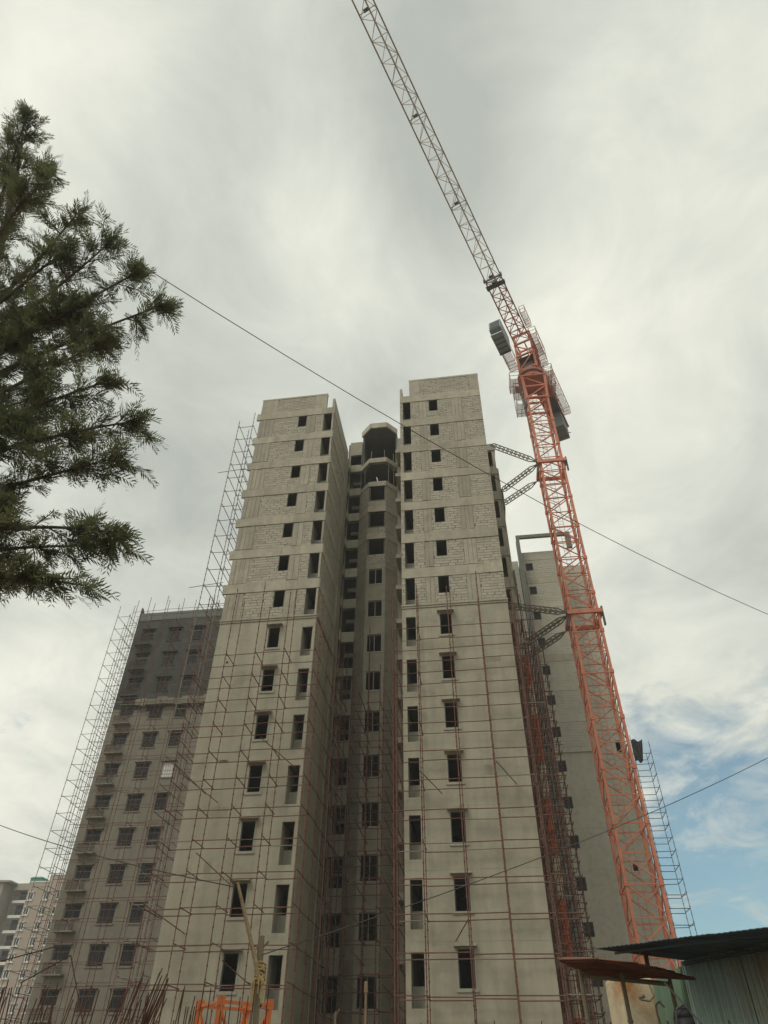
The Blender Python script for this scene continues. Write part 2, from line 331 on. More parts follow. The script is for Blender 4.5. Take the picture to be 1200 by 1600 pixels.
def build_wing(mp, X0, X1, tall, small, cols, raw, side):
    holes = []
    for k in range(14):
        big = 0.0 if k < 7 else 0.06
        holes.append((tall[0], tall[1], S[k]-2.1, S[k]))
        holes.append((small[0]-big*.4, small[1]+big*.4, S[k]-1.34-big, S[k]+(0.0 if k < 7 else 0.10)))
    w = MB(); wall(w, mp, X0, X1, GZ, 24.05, [h for h in holes if h[3] < 24.2], 0.12, edges=True); part('plastered_wall', w, 'plaster', T)
    w = MB(); wall(w, mp, X0, X1, 24.06, 45.2, [h for h in holes if h[3] > 24.2], 0.10); part('backing_wall', w, 'mortar', T)
    for k in range(7):
        z0, z1 = S[k], S[k]+0.80
        cut = sorted(R.uniform(X0+1.2, X1-1.0) for _ in range(2)); us = [X0-(0.28 if side < 0 else 0)]+cut+[X1]
        for a, b_ in zip(us, us[1:]):
            b = MB(); b.mbox(mp, a+.006, b_-.006, -0.035-R.uniform(0, .035), 0.09, z0+0.004, z1-R.uniform(.0, .05)); part('floor_beam', b, 'band', T)
        zb = S[k]-2.2
        for c0, c1 in cols:
            c = MB(); nb = max(1, round((c1-c0)/.33)); bw = (c1-c0)/nb
            for q in range(nb): c.mbox(mp, c0+q*bw+.012, c0+(q+1)*bw-.012, -0.012-R.uniform(0, .03), 0.09, zb+R.uniform(.02, .06), z0-R.uniform(.02, .06))
            part('column', c, 'column', T)
        edges = [X0] + [e for c in cols for e in c] + [X1]
        hk = [h for h in holes if S[k]-2.3 < (h[2]+h[3])/2 < S[k]+.1]
        for a, b_ in zip(edges[::2], edges[1::2]):
            if b_-a > 0.12: block_panel(mp, a, b_, zb, z0, hk)
    for k in range(14):
        u0, u1, zt, zb = small[0], small[1], S[k]+(0 if k < 7 else 0.10), S[k]-1.34-(0 if k < 7 else .06)
        f = MB()
        for a, b, c, d in ((u0, u0+.02, zb, zt), (u1-.02, u1, zb, zt), (u0, u1, zt-.02, zt-.001), (u0, u1, zb+.001, zb+.02)): f.mbox(mp, a+.001, b-.001, 0.03, 0.095, c, d)
        win = part('window', f, 'fin', T)
        if k > 6:
            s_ = MB(); s_.mbox(mp, u0-.17, u1+.17, -0.34, -0.002, zt+.07, zt+.17); s_.mbox(mp, u0-.17, u1+.17, -0.05, -0.004, zt+.17, zt+.22); part('sunshade', s_, 'plaster', win)
            s_ = MB(); s_.mbox(mp, u0-.14, u1+.14, -0.05, -0.002, zb-.13, zb); 
            s_.mbox(mp, u0-.10, u0-.02, -0.022, -0.002, zb, zt-.01); s_.mbox(mp, u1+.02, u1+.10, -0.022, -0.002, zb, zt-.01); part('sill', s_, 'parapet', win)
        else:
            s_ = MB(); s_.mbox(mp, u0-.18, u1+.18, -0.055, -0.02, zt-.002, zt+.13); part('lintel', s_, 'band', win)
        # tall duct opening
        u0, u1 = tall
        p = MB()
        p.mbox(mp, u0-.12, u0, 0.125, 1.6, S[k]-2.1, S[k]+.02); p.mbox(mp, u1, u1+.12, 0.125, 1.6, S[k]-2.1, S[k]+.02)
        d_ = part('duct_opening', p, 'parapet', T)
        p = MB(); p.mbox(mp, u0+.002, u1-.002, 0.72, 0.84, S[k]-2.1, S[k]-1.22); part('duct_parapet', p, 'parapet', d_)
    # plaster lines at each slab and the thick drip ledge under the blockwork
    for k in range(8, 15):
        b = MB(); b.mbox(mp, X0, X1, -0.007, -0.001, S[k]+.40, S[k]+.425); part('plaster_band', b, 'plaster', T)
    b = MB(); b.mbox(mp, X0-.04, X1+.06, -0.10, -0.001, 24.20, 24.31); b.mbox(mp, X0-.03, X1+.04, -0.05, -0.002, 24.06, 24.20); part('drip_ledge', b, 'plaster', T)
build_wing(mR, XR0, XR1, (-3.88, -3.27), (-1.72, -1.02), [(-2.53, -1.95), (0.13, 0.98)], 7, 1)
build_wing(mL, XL0, XL1, (-10.66, -9.96), (-12.85, -12.15), [(-16.3, -15.0), (-12.1, -11.35), (-9.955, -9.8)], 7, -1)
# parapets of the wings
def parapet(mp, a, b, z0, z1, c0, c1):
    w = MB(); wall(w, mp, a, b, z0, z1, [], 0.2); part('parapet_backing', w, 'mortar', T)
    for q0, q1 in (c0, c1):
        c = MB(); c.mbox(mp, q0, q1, -0.03, 0.15, z0+.002, z1-.18); part('parapet_column', c, 'column', T)
    block_panel(mp, c0[1], c1[0], z0, z1-.18)
    c = MB(); c.mbox(mp, a-.02, b+.02, -0.04, 0.24, z1-.18, z1+.01); part('coping', c, 'band', T)
for mp, X0, X1 in ((mR, XR0, XR1), (mL, XL0, XL1)):
    for i in range(22):
        u = R.uniform(X0+.3, X1-1.2); z = R.uniform(3, 23); w_, h_ = R.uniform(.25, 1.1), R.uniform(.15, .6)
        if (X0 == XR0 and (u+w_ > -4.0 and u < -3.1 or u+w_ > -2.0 and u < -.75)) or (X0 == XL0 and (u+w_ > -13.2 and u < -11.8 or u+w_ > -10.9 and u < -9.8)): continue
        pts = [(u, z), (u+w_*R.uniform(.8, 1), z+R.uniform(-.05, .05)), (u+w_, z+h_*R.uniform(.7, 1)), (u+w_*.5, z+h_), (u+R.uniform(-.06, .06), z+h_*R.uniform(.7, 1))]
        b = MB(); o = 0.003
        b.poly([mp(a, -o, c) for a, c in pts]); 
        for (a, c), (a2, c2) in zip(pts, pts[1:]+pts[:1]): b.poly([mp(a, -o, c), mp(a2, -o, c2), mp(a2, .001, c2), mp(a, .001, c)])
        part('plaster_patch', b, R.choice(('parapet', 'recess', 'plaster')), T)
parapet(mR, -3.32, XR1, 45.2, 47.35, (-3.32, -2.5), (1.75, 2.55))
parapet(mL, XL0, -10.5, 45.2, 47.1, (-16.3, -14.9), (-11.5, -10.5))
for x, y0, y1, z1 in ((XR0, 36.6, 44.0, 46.3), (XL1-.2, 36.9, 43.4, 46.35)):
    b = MB(); b.box(x, x+.2, y0+.24, y1, 45.2, z1); b.box(x, x+.2, y0, y0+.24, 45.2, z1+.02); part('parapet_fin', b, 'band', T)
# left wing, face to the recess (X = -9.8)
w = MB(); wall(w, mS, 36.9+.13, 43.4, GZ, 24.06, [], 0.23); part('plastered_wall', w, 'plaster', T)
w = MB(); wall(w, mS, 36.9+.11, 43.4, 24.06, 45.2, [], 0.2); part('backing_wall', w, 'mortar', T)
for k in range(0, 7):
    b = MB(); b.mbox(mS, 36.87, 42.05, -0.05, 0.1, S[k]+.003, S[k]+.80); part('floor_beam', b, 'band', T)
    block_panel(mS, 36.95, 42.0, S[k]-2.2, S[k])
    b = MB(); b.mbox(mS, 42.05, 43.42, -0.09, 0.1, S[k]-2.17, S[k]+.78); part('column', b, 'column', T)
for k in range(7, 15):
    b = MB(); b.mbox(mS, 42.05, 43.42, -0.06, -0.002, S[k]-2.17, S[k]+.78); part('column', b, 'plaster', T)
b = MB(); b.mbox(mS, 36.9, 42.05, -0.10, -0.001, 24.20, 24.31); part('drip_ledge', b, 'plaster', T)
for k in range(8, 15):
    b = MB(); b.mbox(mS, 36.95, 42.0, -0.007, -0.001, S[k]+.40, S[k]+.425); part('plaster_band', b, 'plaster', T)
for k in range(0, 15):                        # slab edge and thin fin of the balcony beyond the column
    b = MB(); b.mbox(mS, 43.43, 44.18, 0.0, 0.3, S[k]+.1, S[k]+.8); b.mbox(mS, 43.43, 43.9, -0.22, -0.14, S[k]-.15, S[k]+.75); part('balcony_edge', b, 'band' if k < 7 else 'recess', T)
# bodies: outer back and side walls, slabs
def shell(x0, x1, y0, y1, z1, faces, mat='band'):
    w = MB()
    if 'l' in faces: w.box(x0, x0+.2, y0, y1, GZ, z1)
    if 'r' in faces: w.box(x1-.2, x1, y0, y1, GZ, z1)
    if 'b' in faces: w.box(x0+.2, x1-.2, y1-.2, y1, GZ, z1)
    part('outer_wall', w, mat, T)
shell(XL0, XL1, 37.03, 50, 45.19, 'lb'); shell(XR0, XR1, 36.73, 52, 45.19, 'lrb')
sl = MB()
for k in range(0, 15):
    z = S[k]+.12
    sl.box(XL0+.21, XL1-.24, 37.16, 49.7, z, z+.16); sl.box(XR0+.21, XR1-.21, 36.86, 51.7, z, z+.16); sl.box(-9.75, -4.2, 44.55, 51.7, z, z+.16)
    sl.box(XL1-.23, XL1-.02, 43.5, 49.7, z, z+.16)
part('floor_slab', sl, 'shaded_inside', T)
iw = MB(); iw.box(XL0+.3, XL1-.3, 41.0, 41.15, GZ, 45); iw.box(XR0+.3, XR1-.3, 41.0, 41.15, GZ, 45); part('inner_partition', iw, 'shaded_inside', T)
# recess: back wall at Y = 44.2 with balcony openings, right strip, bay
mB = front(44.2)
hs = [((-9.74 if k < 7 else -9.55), (-8.68 if k < 7 else -8.74), S[k]-(2.14 if k < 7 else 1.6), S[k]+(.0 if k else 2.3)) for k in range(14)]
w = MB(); wall(w, mB, -9.8, -8.66, GZ, 48.5, hs, 0.25); part('recess_wall', w, 'recess', T)
w = MB(); wall(w, mB, -5.34, -4.14, GZ, 48.5, [], 0.25); part('recess_wall', w, 'recess', T)
w = MB(); w.box(-9.8, -4.14, 51.8, 52, GZ, 48.5); w.box(-10.0, -9.8, 44.46, 52, GZ, 48.49); w.box(-4.34, -4.14, 44.46, 51.8, 45.21, 48.3); w.box(-8.66, -8.5, 44.46, 51.7, 45.3, 49.6); w.box(-5.5, -5.34, 44.46, 51.7, 45.3, 49.6); w.box(-8.5, -5.5, 51.5, 51.7, 45.3, 49.0);  w.box(-9.78, -8.67, 44.46, 51.79, 48.3, 48.48); w.box(-5.33, -4.16, 44.46, 51.79, 48.31, 48.48); part('core_roof', w, 'shaded_inside', T)  # core walls take the darkened interior colour to keep the balcony slots dark
for k in range(14):
    b = MB(); b.mbox(mB, -9.74, -8.62, -.10, -.002, S[k], S[k]+(.85 if k < 7 else .5)); bb = part('slab_edge', b, 'band' if k < 7 else 'recess', T)
    b = MB(); b.mbox(mB, -9.54, -8.75, .9, 1.05, S[k]-.75, S[k]-.42); part('inner_beam', b, 'recess', T)
    b = MB(); b.box(-5.25, -4.15, 42.5, 44.19, S[k]+.35, S[k]+.72); part('slab_stub', b, 'column', T)
    if k >= 7:
        b = MB(); b.mbox(mB, -9.7, -8.68, -.42, -.11, S[k]+.02, S[k]+.11); part('sunshade', b, 'recess', T)
        b = MB()
        for i in range(4):
            x = -9.5+.235*i; b.mbox(mB, x, x+.035, .08, .12, S[k]-1.5, S[k])
        b.mbox(mB, -9.55, -8.75, .08, .12, S[k]-.75, S[k]-.71); part('window_grille', b, 'grille', T)
PB = [(-8.64, 44.2), (-7.7, 43.2), (-6.2, 43.2), (-5.36, 44.2)]
segs = [mapper(*PB[i], (PB[i+1][0]-PB[i][0], PB[i+1][1]-PB[i][1])) for i in range(3)]
lens = [math.hypot(PB[i+1][0]-PB[i][0], PB[i+1][1]-PB[i][1]) for i in range(3)]
def bay_band(z0, z1, out, mat, name='bay_beam'):
    b = MB()
    for mp, L in zip(segs, lens): b.mbox(mp, -.02, L+.02, -out, .24, z0, z1)
    return part(name, b, mat, T)
bay_band(49.1, 49.75, .12, 'band'); 
b = MB(); b.hexa([(x, y, 49.05) for x, y in PB]+[(x, y, 49.2) for x, y in PB]); b.box(-8.49, -5.51, 44.22, 51.69, 49.06, 49.3); part('bay_roof', b, 'shaded_inside', T)
for k in range(0, 14):
    bay_band(S[k], S[k]+(.55 if k < 4 else .48), .07 if k < 4 else .02, 'band' if k < 5 else 'recess')
    PI_ = [(-8.5, 44.7), (-7.6, 43.45), (-6.3, 43.45), (-5.5, 44.7)]
    b = MB(); b.hexa([(x, y, S[k]+.012) for x, y in PI_]+[(x, y, S[k]+.11) for x, y in PI_]); part('bay_slab', b, 'shaded_inside', T)
for k in range(1, 15):
    z0, z1 = (S[k]-2.45 if k < 3 else S[k]-2.5), S[k]-.002
    if k == 14: z0 = GZ
    zt, zb = (S[k], S[k]-1.62) if k < 4 else (S[k]-.06, S[k]-1.5)
    u = (.05, 1.46) if k < 4 else (.22, 1.27)
    if k == 14: zb = GZ+.1
    holes = [(u[0], u[1], zb, zt-.002)]
    w = MB(); wall(w, segs[1], 0, lens[1], z0, z1, holes, .2); wall(w, segs[0], 0, lens[0], z0, z1, [], .2); wall(w, segs[2], 0, lens[2], z0, z1, [], .2)
    part('bay_wall', w, 'mortar' if k < 4 else 'recess', T)
    if k < 4:
        block_panel(segs[1], 0, lens[1], z0, z1, holes); block_panel(segs[0], .0, lens[0], z0, z1, [], d0=-.02)
        block_panel(segs[2], 0, lens[2], z0, z1, [], L=.42, d0=-.03)
    else:
        f = MB(); mp = segs[1]
        for a, b_, c, d in ((u[0]-.09, u[0], zb, zt), (u[1], u[1]+.09, zb, zt), (u[0]-.09, u[1]+.09, zt-.004, zt+.06), (u[0]-.12, u[1]+.12, zb-.1, zb)): f.mbox(mp, a, b_, -.035, -.002, c, d)
        f.mbox(mp, (u[0]+u[1])/2-.025, (u[0]+u[1])/2+.025, .06, .1, zb, zt-.01); f.mbox(mp, u[0], u[1], .06, .1, zt-.06, zt-.005)
        wn = part('window', f, 'parapet', T)
        if k > 7:
            f = MB()
            for i in range(1, 5): f.mbox(mp, u[0]+i*.21-.01, u[0]+i*.21+.01, .02, .05, zb, zt-.01)
            for q in (.33, .66): f.mbox(mp, u[0], u[1], .018, .045, zb+(zt-zb)*q-.012, zb+(zt-zb)*q+.012)
            part('window_grille', f, 'grille', wn)
for k, pts in ((0, ((-8.4, 43.9), (-7.6, 43.35), (-6.35, 43.35), (-5.6, 43.9))), (1, ((-8.2, 43.8), (-6.0, 43.5), (-5.6, 43.9)))):
    for x, y in pts:
        rod('prop', (x, y, S[k]+.3 if k == 0 else S[1]+.5), (x+R.uniform(-.05, .05), y, (S[0]+1.7) if k == 0 else S[0]), .025, 'greypole', T)
rod('prop', (-6.9, 43.4, S[1]+.5), (-7.15, 43.9, S[0]-1.2), .05, 'white', T)
# rear right wing of the tower
def mini(mp, a, b, z1, holes, mat):
    w = MB(); wall(w, mp, a, b, GZ, z1, holes, .2); part('rear_wing_wall', w, mat, T)
mini(front(43.3), 2.56, 3.6, 45.6, [(2.8, 3.35, S[k]-1.7, S[k]+.2) for k in range(14)], 'column')
w = MB(); w.box(3.4, 3.6, 43.5, 52, GZ, 45.6); w.box(2.58, 3.4, 43.52, 52, 45.3, 45.5)
w.box(3.61, 3.92, 45.3, 52, GZ, 44.3); part('rear_wing_wall', w, 'column', T)
for k in range(14):
    b = MB(); b.box(2.57, 3.66, 43.22, 43.29, S[k]+.3, S[k]+.95); b.box(3.61, 3.68, 43.25, 45.2, S[k]+.3, S[k]+.95); part('floor_beam', b, 'column', T)
    if k % 3 == 1:
        b = MB(); b.box(3.93, 4.05, 45.2, 47.5, S[k]-2.0, S[k]+.3); part('wing_ledge', b, 'fin', T)
# concrete blocks: the 300 that show largest as parts, the others joined
def blk_size(b):
    mp, u0, u1, d0, d1, z0, z1 = b; c = Vector(mp((u0+u1)/2, 0, (z0+z1)/2)); return (u1-u0)*(1.0 if abs(math.cos(mp.ang)) > .9 else .35)/c.length**2
blocks.sort(key=blk_size, reverse=True)
for mp, u0, u1, d0, d1, z0, z1 in blocks[:300]:
    put('block', unit('block', 'block'), T, mp((u0+u1)/2, (d0+d1)/2, (z0+z1)/2), rot=(0, 0, mp.ang), scale=(u1-u0, d1-d0, z1-z0))
b = MB()
for mp, u0, u1, d0, d1, z0, z1 in blocks[300:]: b.mbox(mp, u0, u1, d0, d1, z0, z1)
part('block_infill', b, 'block', T, kind='stuff')

# ------------------------------------------------------------------ left building
LB = thing('apartment_block', 'dark wet-cement topped tower under scaffolding, far left behind the tallest tower', 'building', (-31.5, 63, GZ))
mA = front(61.4); LT = [39.9-3*k for k in range(14)]
LX0, LX1 = -36.9, -25.6
cols3 = ((-36.0, -34.55, 1.05), (-32.87, -31.45, 1.5), (-30.25, -28.85, 1.5))
hol = [(c0, c1, LT[k]-h, LT[k]) for k in range(13) for c0, c1, h in cols3]
zc = 31.0
w = MB(); wall(w, mA, LX0, LX1, GZ, zc, [h for h in hol if h[3] < zc+.1], .22); part('plastered_wall', w, 'oldwall', LB)
w = MB(); wall(w, mA, LX0, LX1, zc+.002, 41.15, [h for h in hol if h[3] > zc], .26); part('dark_wall', w, 'wetwall', LB)
w = MB(); w.mbox(mA, LX0+.2, LX1, -.04, .2, 41.15, 42.15); part('parapet', w, 'fin', LB)
w = MB(); w.box(LX0, LX0+.2, 61.36, 76, 41.16, 42.5); w.hexa([(LX0, 61.36, 42.5), (LX0+.2, 61.36, 42.5), (LX0+.2, 62.0, 42.5), (LX0, 62.0, 42.5), (LX0, 61.36, 42.9), (LX0+.2, 61.36, 42.9), (LX0+.2, 61.9, 42.5), (LX0, 61.9, 42.5)]); part('parapet', w, 'wetwall', LB)
w = MB(); w.box(LX0, LX0+.2, 61.67, 76, GZ, 41.15); w.box(LX1-.2, LX1, 61.67, 76, GZ, 41.1); w.box(LX0+.2, LX1-.2, 75.8, 76, GZ, 41.1); w.box(LX0+.2, LX1-.2, 61.68, 75.8, 41.0, 41.14); part('outer_wall', w, 'oldwall', LB)
w = MB()
for k in range(13): w.box(LX0+.21, LX1-.21, 61.7, 75.7, LT[k]+.25, LT[k]+.4)
w.box(LX0+.3, LX1-.3, 65.5, 65.6, GZ, 41); part('floor_slab', w, 'shaded_inside', LB)
w = MB()                                        # ragged lower edge of the dark cement coat
x = LX0
while x < LX1-.3:
    q = R.uniform(.25, .7); w.mbox(mA, x, min(x+q, LX1), -.012-R.uniform(0, .006), -.002, zc-R.uniform(.15, .85), zc+.06); x += q
part('dark_wall_edge', w, 'wetwall', LB)
for k in range(13):
    for ci, (c0, c1, h) in enumerate(cols3):
        zt, zb = LT[k], LT[k]-h; f = MB()
        for a, b, c, d in ((c0, c0+.07, zb, zt), (c1-.07, c1, zb, zt), (c0, c1, zt-.07, zt-.001), (c0, c1, zb+.001, zb+.07), ((c0+c1)/2-.03, (c0+c1)/2+.03, zb, zt), (c0, c1, zt-.45, zt-.40)): f.mbox(mA, a+.001, b-.001, .08, .14, c, d)
        wn = part('window', f, 'alu', LB)
        if (k, ci) not in ((5, 2),):
            f = MB(); f.mbox(mA, c0+.07, c1-.07, .11, .125, zb+.07, zt-.07); part('pane', f, 'glass', wn)
        else:
            f = MB(); f.mbox(mA, c0+.07, c1-.07, .05, .07, zb+.07, zt-.07); part('sheet_cover', f, 'white', wn)
        f = MB()
        for i in range(1, 6): f.mbox(mA, c0+i*(c1-c0)/6-.01, c0+i*(c1-c0)/6+.01, .04, .06, zb, zt-.01)
        part('window_bars', f, 'grille', wn)
        f = MB(); f.mbox(mA, c0-.12, c1+.12, -.22, -.002, zt+.04, zt+.11); part('sunshade', f, 'wetwall' if k < 3 else 'oldwall', wn)
        f = MB(); f.mbox(mA, c0-.08, c1+.08, -.07, -.002, zb-.09, zb); part('sill', f, 'wetwall' if k < 3 else 'oldwall', wn)
        if ci == 0:
            u = MB(); u.mbox(mA, c0-.25, c1+.05, -.62, -.003, zt-2.12, zt-2.02); ut = part('utility_ledge', u, 'wetwall' if k < 3 else 'oldwall', LB)
            u = MB()
            for i in range(13): u.mbox(mA, c0-.2+i*.13, c0-.16+i*.13, -.58, -.55, zt-2.01, zt-1.3)
            for q in (-1.3, -1.65): u.mbox(mA, c0-.22, c1+.03, -.585, -.545, zt+q, zt+q+.04)
            part('railing', u, 'grille', ut)
            if k >= 3:
                u = MB(); xx = c0+.85; u.tube(mA(xx, -.35, zt-2.0), mA(xx, -.35, zt-1.45+R.uniform(-.1, .15)), .1, 8); u.tube(mA(xx, -.35, zt-1.62), mA(xx+.02, -.35, zt-1.2), .06, 8); part('drain_pipe', u, 'white', ut)
    if k >= 3:
        b = MB(); b.mbox(mA, LX0+.01, LX1, -.03, -.002, LT[k]+.45, LT[k]+.55); part('plaster_band', b, 'oldwall', LB)
w = MB(); x = -34.4
while x < LX1-.5:
    q = R.uniform(.5, 1.3); w.mbox(mA, x, min(x+q, LX1), -.42-R.uniform(0, .12), -.003, zc-.32+R.uniform(-.08, .08), zc+.38+R.uniform(-.1, .1)); x += q
part('rough_ledge', w, 'oldwall', LB)

# ------------------------------------------------------------------ rear right building
RB = thing('rear_tower', 'pale grey blockwork tower with small square windows, standing behind the orange crane mast', 'building', (9, 62, GZ))
mQ = front(59.1); hz = [43.5-3*k for k in range(15)]
w = MB(); wall(w, mQ, 6.12, 9.92, GZ, 23.2, [(6.5, 7.23, z-.95, z) for z in hz if z < 23], .25); part('plastered_wall', w, 'rear_pl', RB)
w = MB(); wall(w, mQ, 6.12, 9.92, 23.2, 44.95, [(6.5, 7.23, z-.95, z) for z in hz if z > 23], .25); part('block_wall', w, 'rear', RB)
w = MB(); w.mbox(mQ, 6.12, 9.98, -.12, -.002, 23.14, 23.30); part('drip_ledge', w, 'rear_pl', RB)
for z in hz[:7]:
    b = MB(); b.mbox(mQ, 6.12, 9.92, -.03, -.002, z+.35, z+1.1); part('floor_beam', b, 'band' if z in (hz[1], hz[4]) else 'rear', RB)
for z in hz[7:]:
    b = MB(); b.mbox(mQ, 6.12, 9.92, -.015, -.002, z+.5, z+.54); part('plaster_band', b, 'rear_pl', RB)
for z in hz:
    f = MB(); 
    for a, b, c, d in ((6.5, 6.54, z-.95, z), (7.19, 7.23, z-.95, z), (6.5, 7.23, z-.04, z-.001), (6.5, 7.23, z-.949, z-.91)): f.mbox(mQ, a+.001, b-.001, .1, .16, c, d)
    wn = part('window', f, 'fin', RB); f = MB(); f.mbox(mQ, 6.54, 7.19, .13, .14, z-.91, z-.04); part('pane', f, 'glass', wn)
brks = []
for i, z in enumerate(hz[:7]):
    rows = 9; zb = z-1.87; h = 2.2/rows
    for r in range(rows):
        x = 6.12-(0.3 if r % 2 else 0)
        while x < 9.9:
            a, b = max(x, 6.12), min(x+.6, 9.92)
            if b-a > .1 and not (b > 6.42 and a < 7.31 and zb+(r+1)*h > z-1.0): brks.append((a+.015, b-.015, zb+r*h+.015, zb+(r+1)*h-.015))
            x += .6
b = MB()
for a, c, z0, z1 in brks: b.mbox(mQ, a, c, -.012+R.uniform(-.008, .004), .02, z0, z1)
part('block_infill', b, 'rear', RB, kind='stuff')
w = MB(); w.box(5.82, 6.10, 57.6, 59.09, GZ, 46.19); part('fin_wall', w, 'fin', RB)
w = MB(); w.box(5.82, 11.5, 58.1, 58.4, 46.2, 46.58); w.box(10.95, 11.5, 58.1, 58.4, 44.5, 46.19); part('roof_portal', w, 'fin', RB)
w = MB(); wall(w, front(60.6), 4.6, 5.9, GZ, 45.0, [(4.75, 5.4, z-1.4, z) for z in hz], .2); part('side_wall', w, 'rear', RB)
w = MB(); w.box(9.72, 9.92, 59.36, 61.9, GZ, 44.94); part('return_wall', w, 'rear', RB)
mQ2 = front(62); h2 = [(12.2, 12.6, 24.1, 25.2), (11.45, 11.85, 14.0, 15.0)]
w = MB(); wall(w, mQ2, 9.73, 13.1, GZ, 23.2, [h for h in h2 if h[3] < 23], .2); part('plastered_wall', w, 'rear_pl', RB)
w = MB(); wall(w, mQ2, 9.73, 13.1, 23.2, 44.9, [h for h in h2 if h[3] > 23], .2); part('block_wall', w, 'rear', RB)
for z in hz:
    w = MB(); w.mbox(mQ2, 9.95, 13.1, -.03, -.002, z+.35, z+1.0); part('floor_beam', w, 'rear', RB)
w = MB(); w.box(12.9, 13.1, 62.21, 74, GZ, 44.9); w.box(4.6, 4.8, 60.82, 74, GZ, 45); w.box(4.8, 12.9, 73.8, 74, GZ, 44.9); w.box(4.8, 12.9, 62.3, 73.8, 44.6, 44.8); w.box(6.0, 9.7, 59.4, 62.2, 44.6, 44.8); part('outer_wall', w, 'rear', RB)
w = MB()
for z in hz: w.box(4.82, 12.88, 62.3, 73.7, z+.4, z+.55); w.box(6.13, 9.7, 59.4, 62.2, z+.4, z+.55)
w.box(4.9, 12.8, 64, 64.1, GZ, 44.5); part('floor_slab', w, 'shaded_inside', RB)

# ------------------------------------------------------------------ finished beige block far left
BB = thing('beige_apartment_block', 'distant finished beige apartment block with white window frames and balconies', 'building', (-106, 166, GZ))
w = MB(); w.box(-106.3, -101.6, 163.5, 178, GZ, 39.1); w.box(-101.6, -96.5, 163.5, 178, GZ, 40.5); part('wall', w, 'beige', BB)
w = MB(); w.box(-111.6, -106.3, 166, 178, GZ, 38.0); w.box(-109.6, -106.31, 163.7, 166.0, 37.6, 39.0); part('recessed_wall', w, 'beige2', BB)
w = MB(); w.box(-121, -111.6, 161.5, 178, GZ, 39.2); w.hexa([(-121, 160.9, 38.8), (-109.8, 160.9, 38.8), (-109.8, 166, 38.8), (-121, 166, 38.8), (-121, 160.9, 39.5), (-109.8, 160.9, 39.1), (-109.8, 166, 39.1), (-121, 166, 39.5)]); part('side_wall', w, 'beige2', BB)
mC = front(163.5)
for k in range(13):
    zt = 37.0-3*k
    for x0 in (-106.0, -102.4+.25, -98.9):
        if zt < 0: continue
        f = MB()
        for a, b, c, d in ((0, .18, -1.6, 0), (1.22, 1.4, -1.6, 0), (0, 1.4, -.18, 0), (0, 1.4, -1.6, -1.4), (.65, .75, -1.5, -.1)): f.mbox(mC, x0+a, x0+b, -.12, .0, zt+c, zt+d)
        f.mbox(mC, x0-.15, x0+1.55, -.3, 0, zt, zt+.12); f.mbox(mC, x0-.15, x0+1.55, -.22, 0, zt-1.75, zt-1.6)
        wn = part('window', f, 'white', BB); f = MB(); f.mbox(mC, x0+.15, x0+1.25, -.06, -.02, zt-1.5, zt-.1); part('pane', f, 'glass', wn)
    b = MB(); b.box(-109.6, -106.32, 163.7, 165.99, zt-2.05, zt-1.5); bl = part('balcony', b, 'white', BB)
    b = MB(); b.box(-109.55, -106.34, 165.9, 165.98, zt-1.45, zt+.85); part('glazed_door', b, 'glass', bl)
    b = MB()
    for i in range(14): b.box(-109.5+i*.24, -109.46+i*.24, 163.8, 163.84, zt-1.5, zt-.5)
    b.box(-109.55, -106.4, 163.78, 163.86, zt-.5, zt-.42); part('railing', b, 'steel', bl)
    b = MB(); b.box(-114.6, -113.2, 161.38, 161.49, zt-1.5, zt); part('window', b, 'glass', BB)
tk = MB(); tk.box(-107.6, -104.6, 165, 168, 39.1, 40.35); tk.hexa([(-107.8, 164.8, 40.35), (-104.4, 164.8, 40.35), (-104.4, 168.2, 40.35), (-107.8, 168.2, 40.35), (-107.2, 165.3, 40.75), (-105.0, 165.3, 40.75), (-105.0, 167.6, 40.75), (-107.2, 167.6, 40.75)]); part('roof_tank', tk, 'tankgreen', BB)
w = MB(); w.box(-106.35, -101.6, 163.42, 163.62, 39.1, 39.35); w.box(-101.6, -96.5, 163.42, 163.62, 40.5, 40.75); part('coping', w, 'white', BB)

# ------------------------------------------------------------------ tower crane
CR = thing('tower_crane', 'tall orange tower crane with lattice mast, grey cab and long pale jib reaching overhead', 'crane', (8.52, 45, GZ))
CX, CY, CH = 8.52, 45.0, 0.96; SH = 3.27; ZT = 52.17
def shared(mb, mat, name):
    me = mb.mesh(name); me.materials.append(M[mat]); return me
ch = MB(); ch.tube((0, 0, 0), (0, 0, SH-.004), .125, 4); ch.box(-.13, .13, -.13, .13, SH-.14, SH-.005); ch.box(-.13, .13, -.13, .13, 0.001, .13)
ch_me = shared(ch, 'orange', 'chord')
def lacing(flip):
    l = MB(); a = CH; hh = SH/2
    for j in range(2):
        z0, z1 = j*hh, (j+1)*hh; s = 1 if (j+flip) % 2 else -1
        l.tube((-s*a, 0, z0+.08), (s*a, 0, z1-.06), .05, 4); l.tube((-a, 0, z1-.03), (a, 0, z1-.03), .042, 4)
        l.tube((0, 0, (z0+z1)/2), (-s*a, 0, z1-.12), .03, 4)
    return l
lac = [shared(lacing(0), 'orange', 'lacing'), shared(lacing(1), 'orange', 'lacing')]
nsec = 16
for i in range(nsec):
    z = ZT-SH*(i+1)
    if z < GZ: SHH = 1
    sec = bpy.data.objects.new('mast_section', None); COL.objects.link(sec); sec.parent = CR
    sec.location = Vector((CX, CY, z))-wloc(CR)
    for sx in (-1, 1):
        for sy in (-1, 1): put('chord', ch_me, sec, (CX+sx*CH, CY+sy*CH, z))
    for q in range(4):
        a = q*math.pi/2; put('lacing', lac[(i+(q > 1)) % 2], sec, (CX+math.sin(a)*CH, CY-math.cos(a)*CH, z), rot=(0, 0, a))
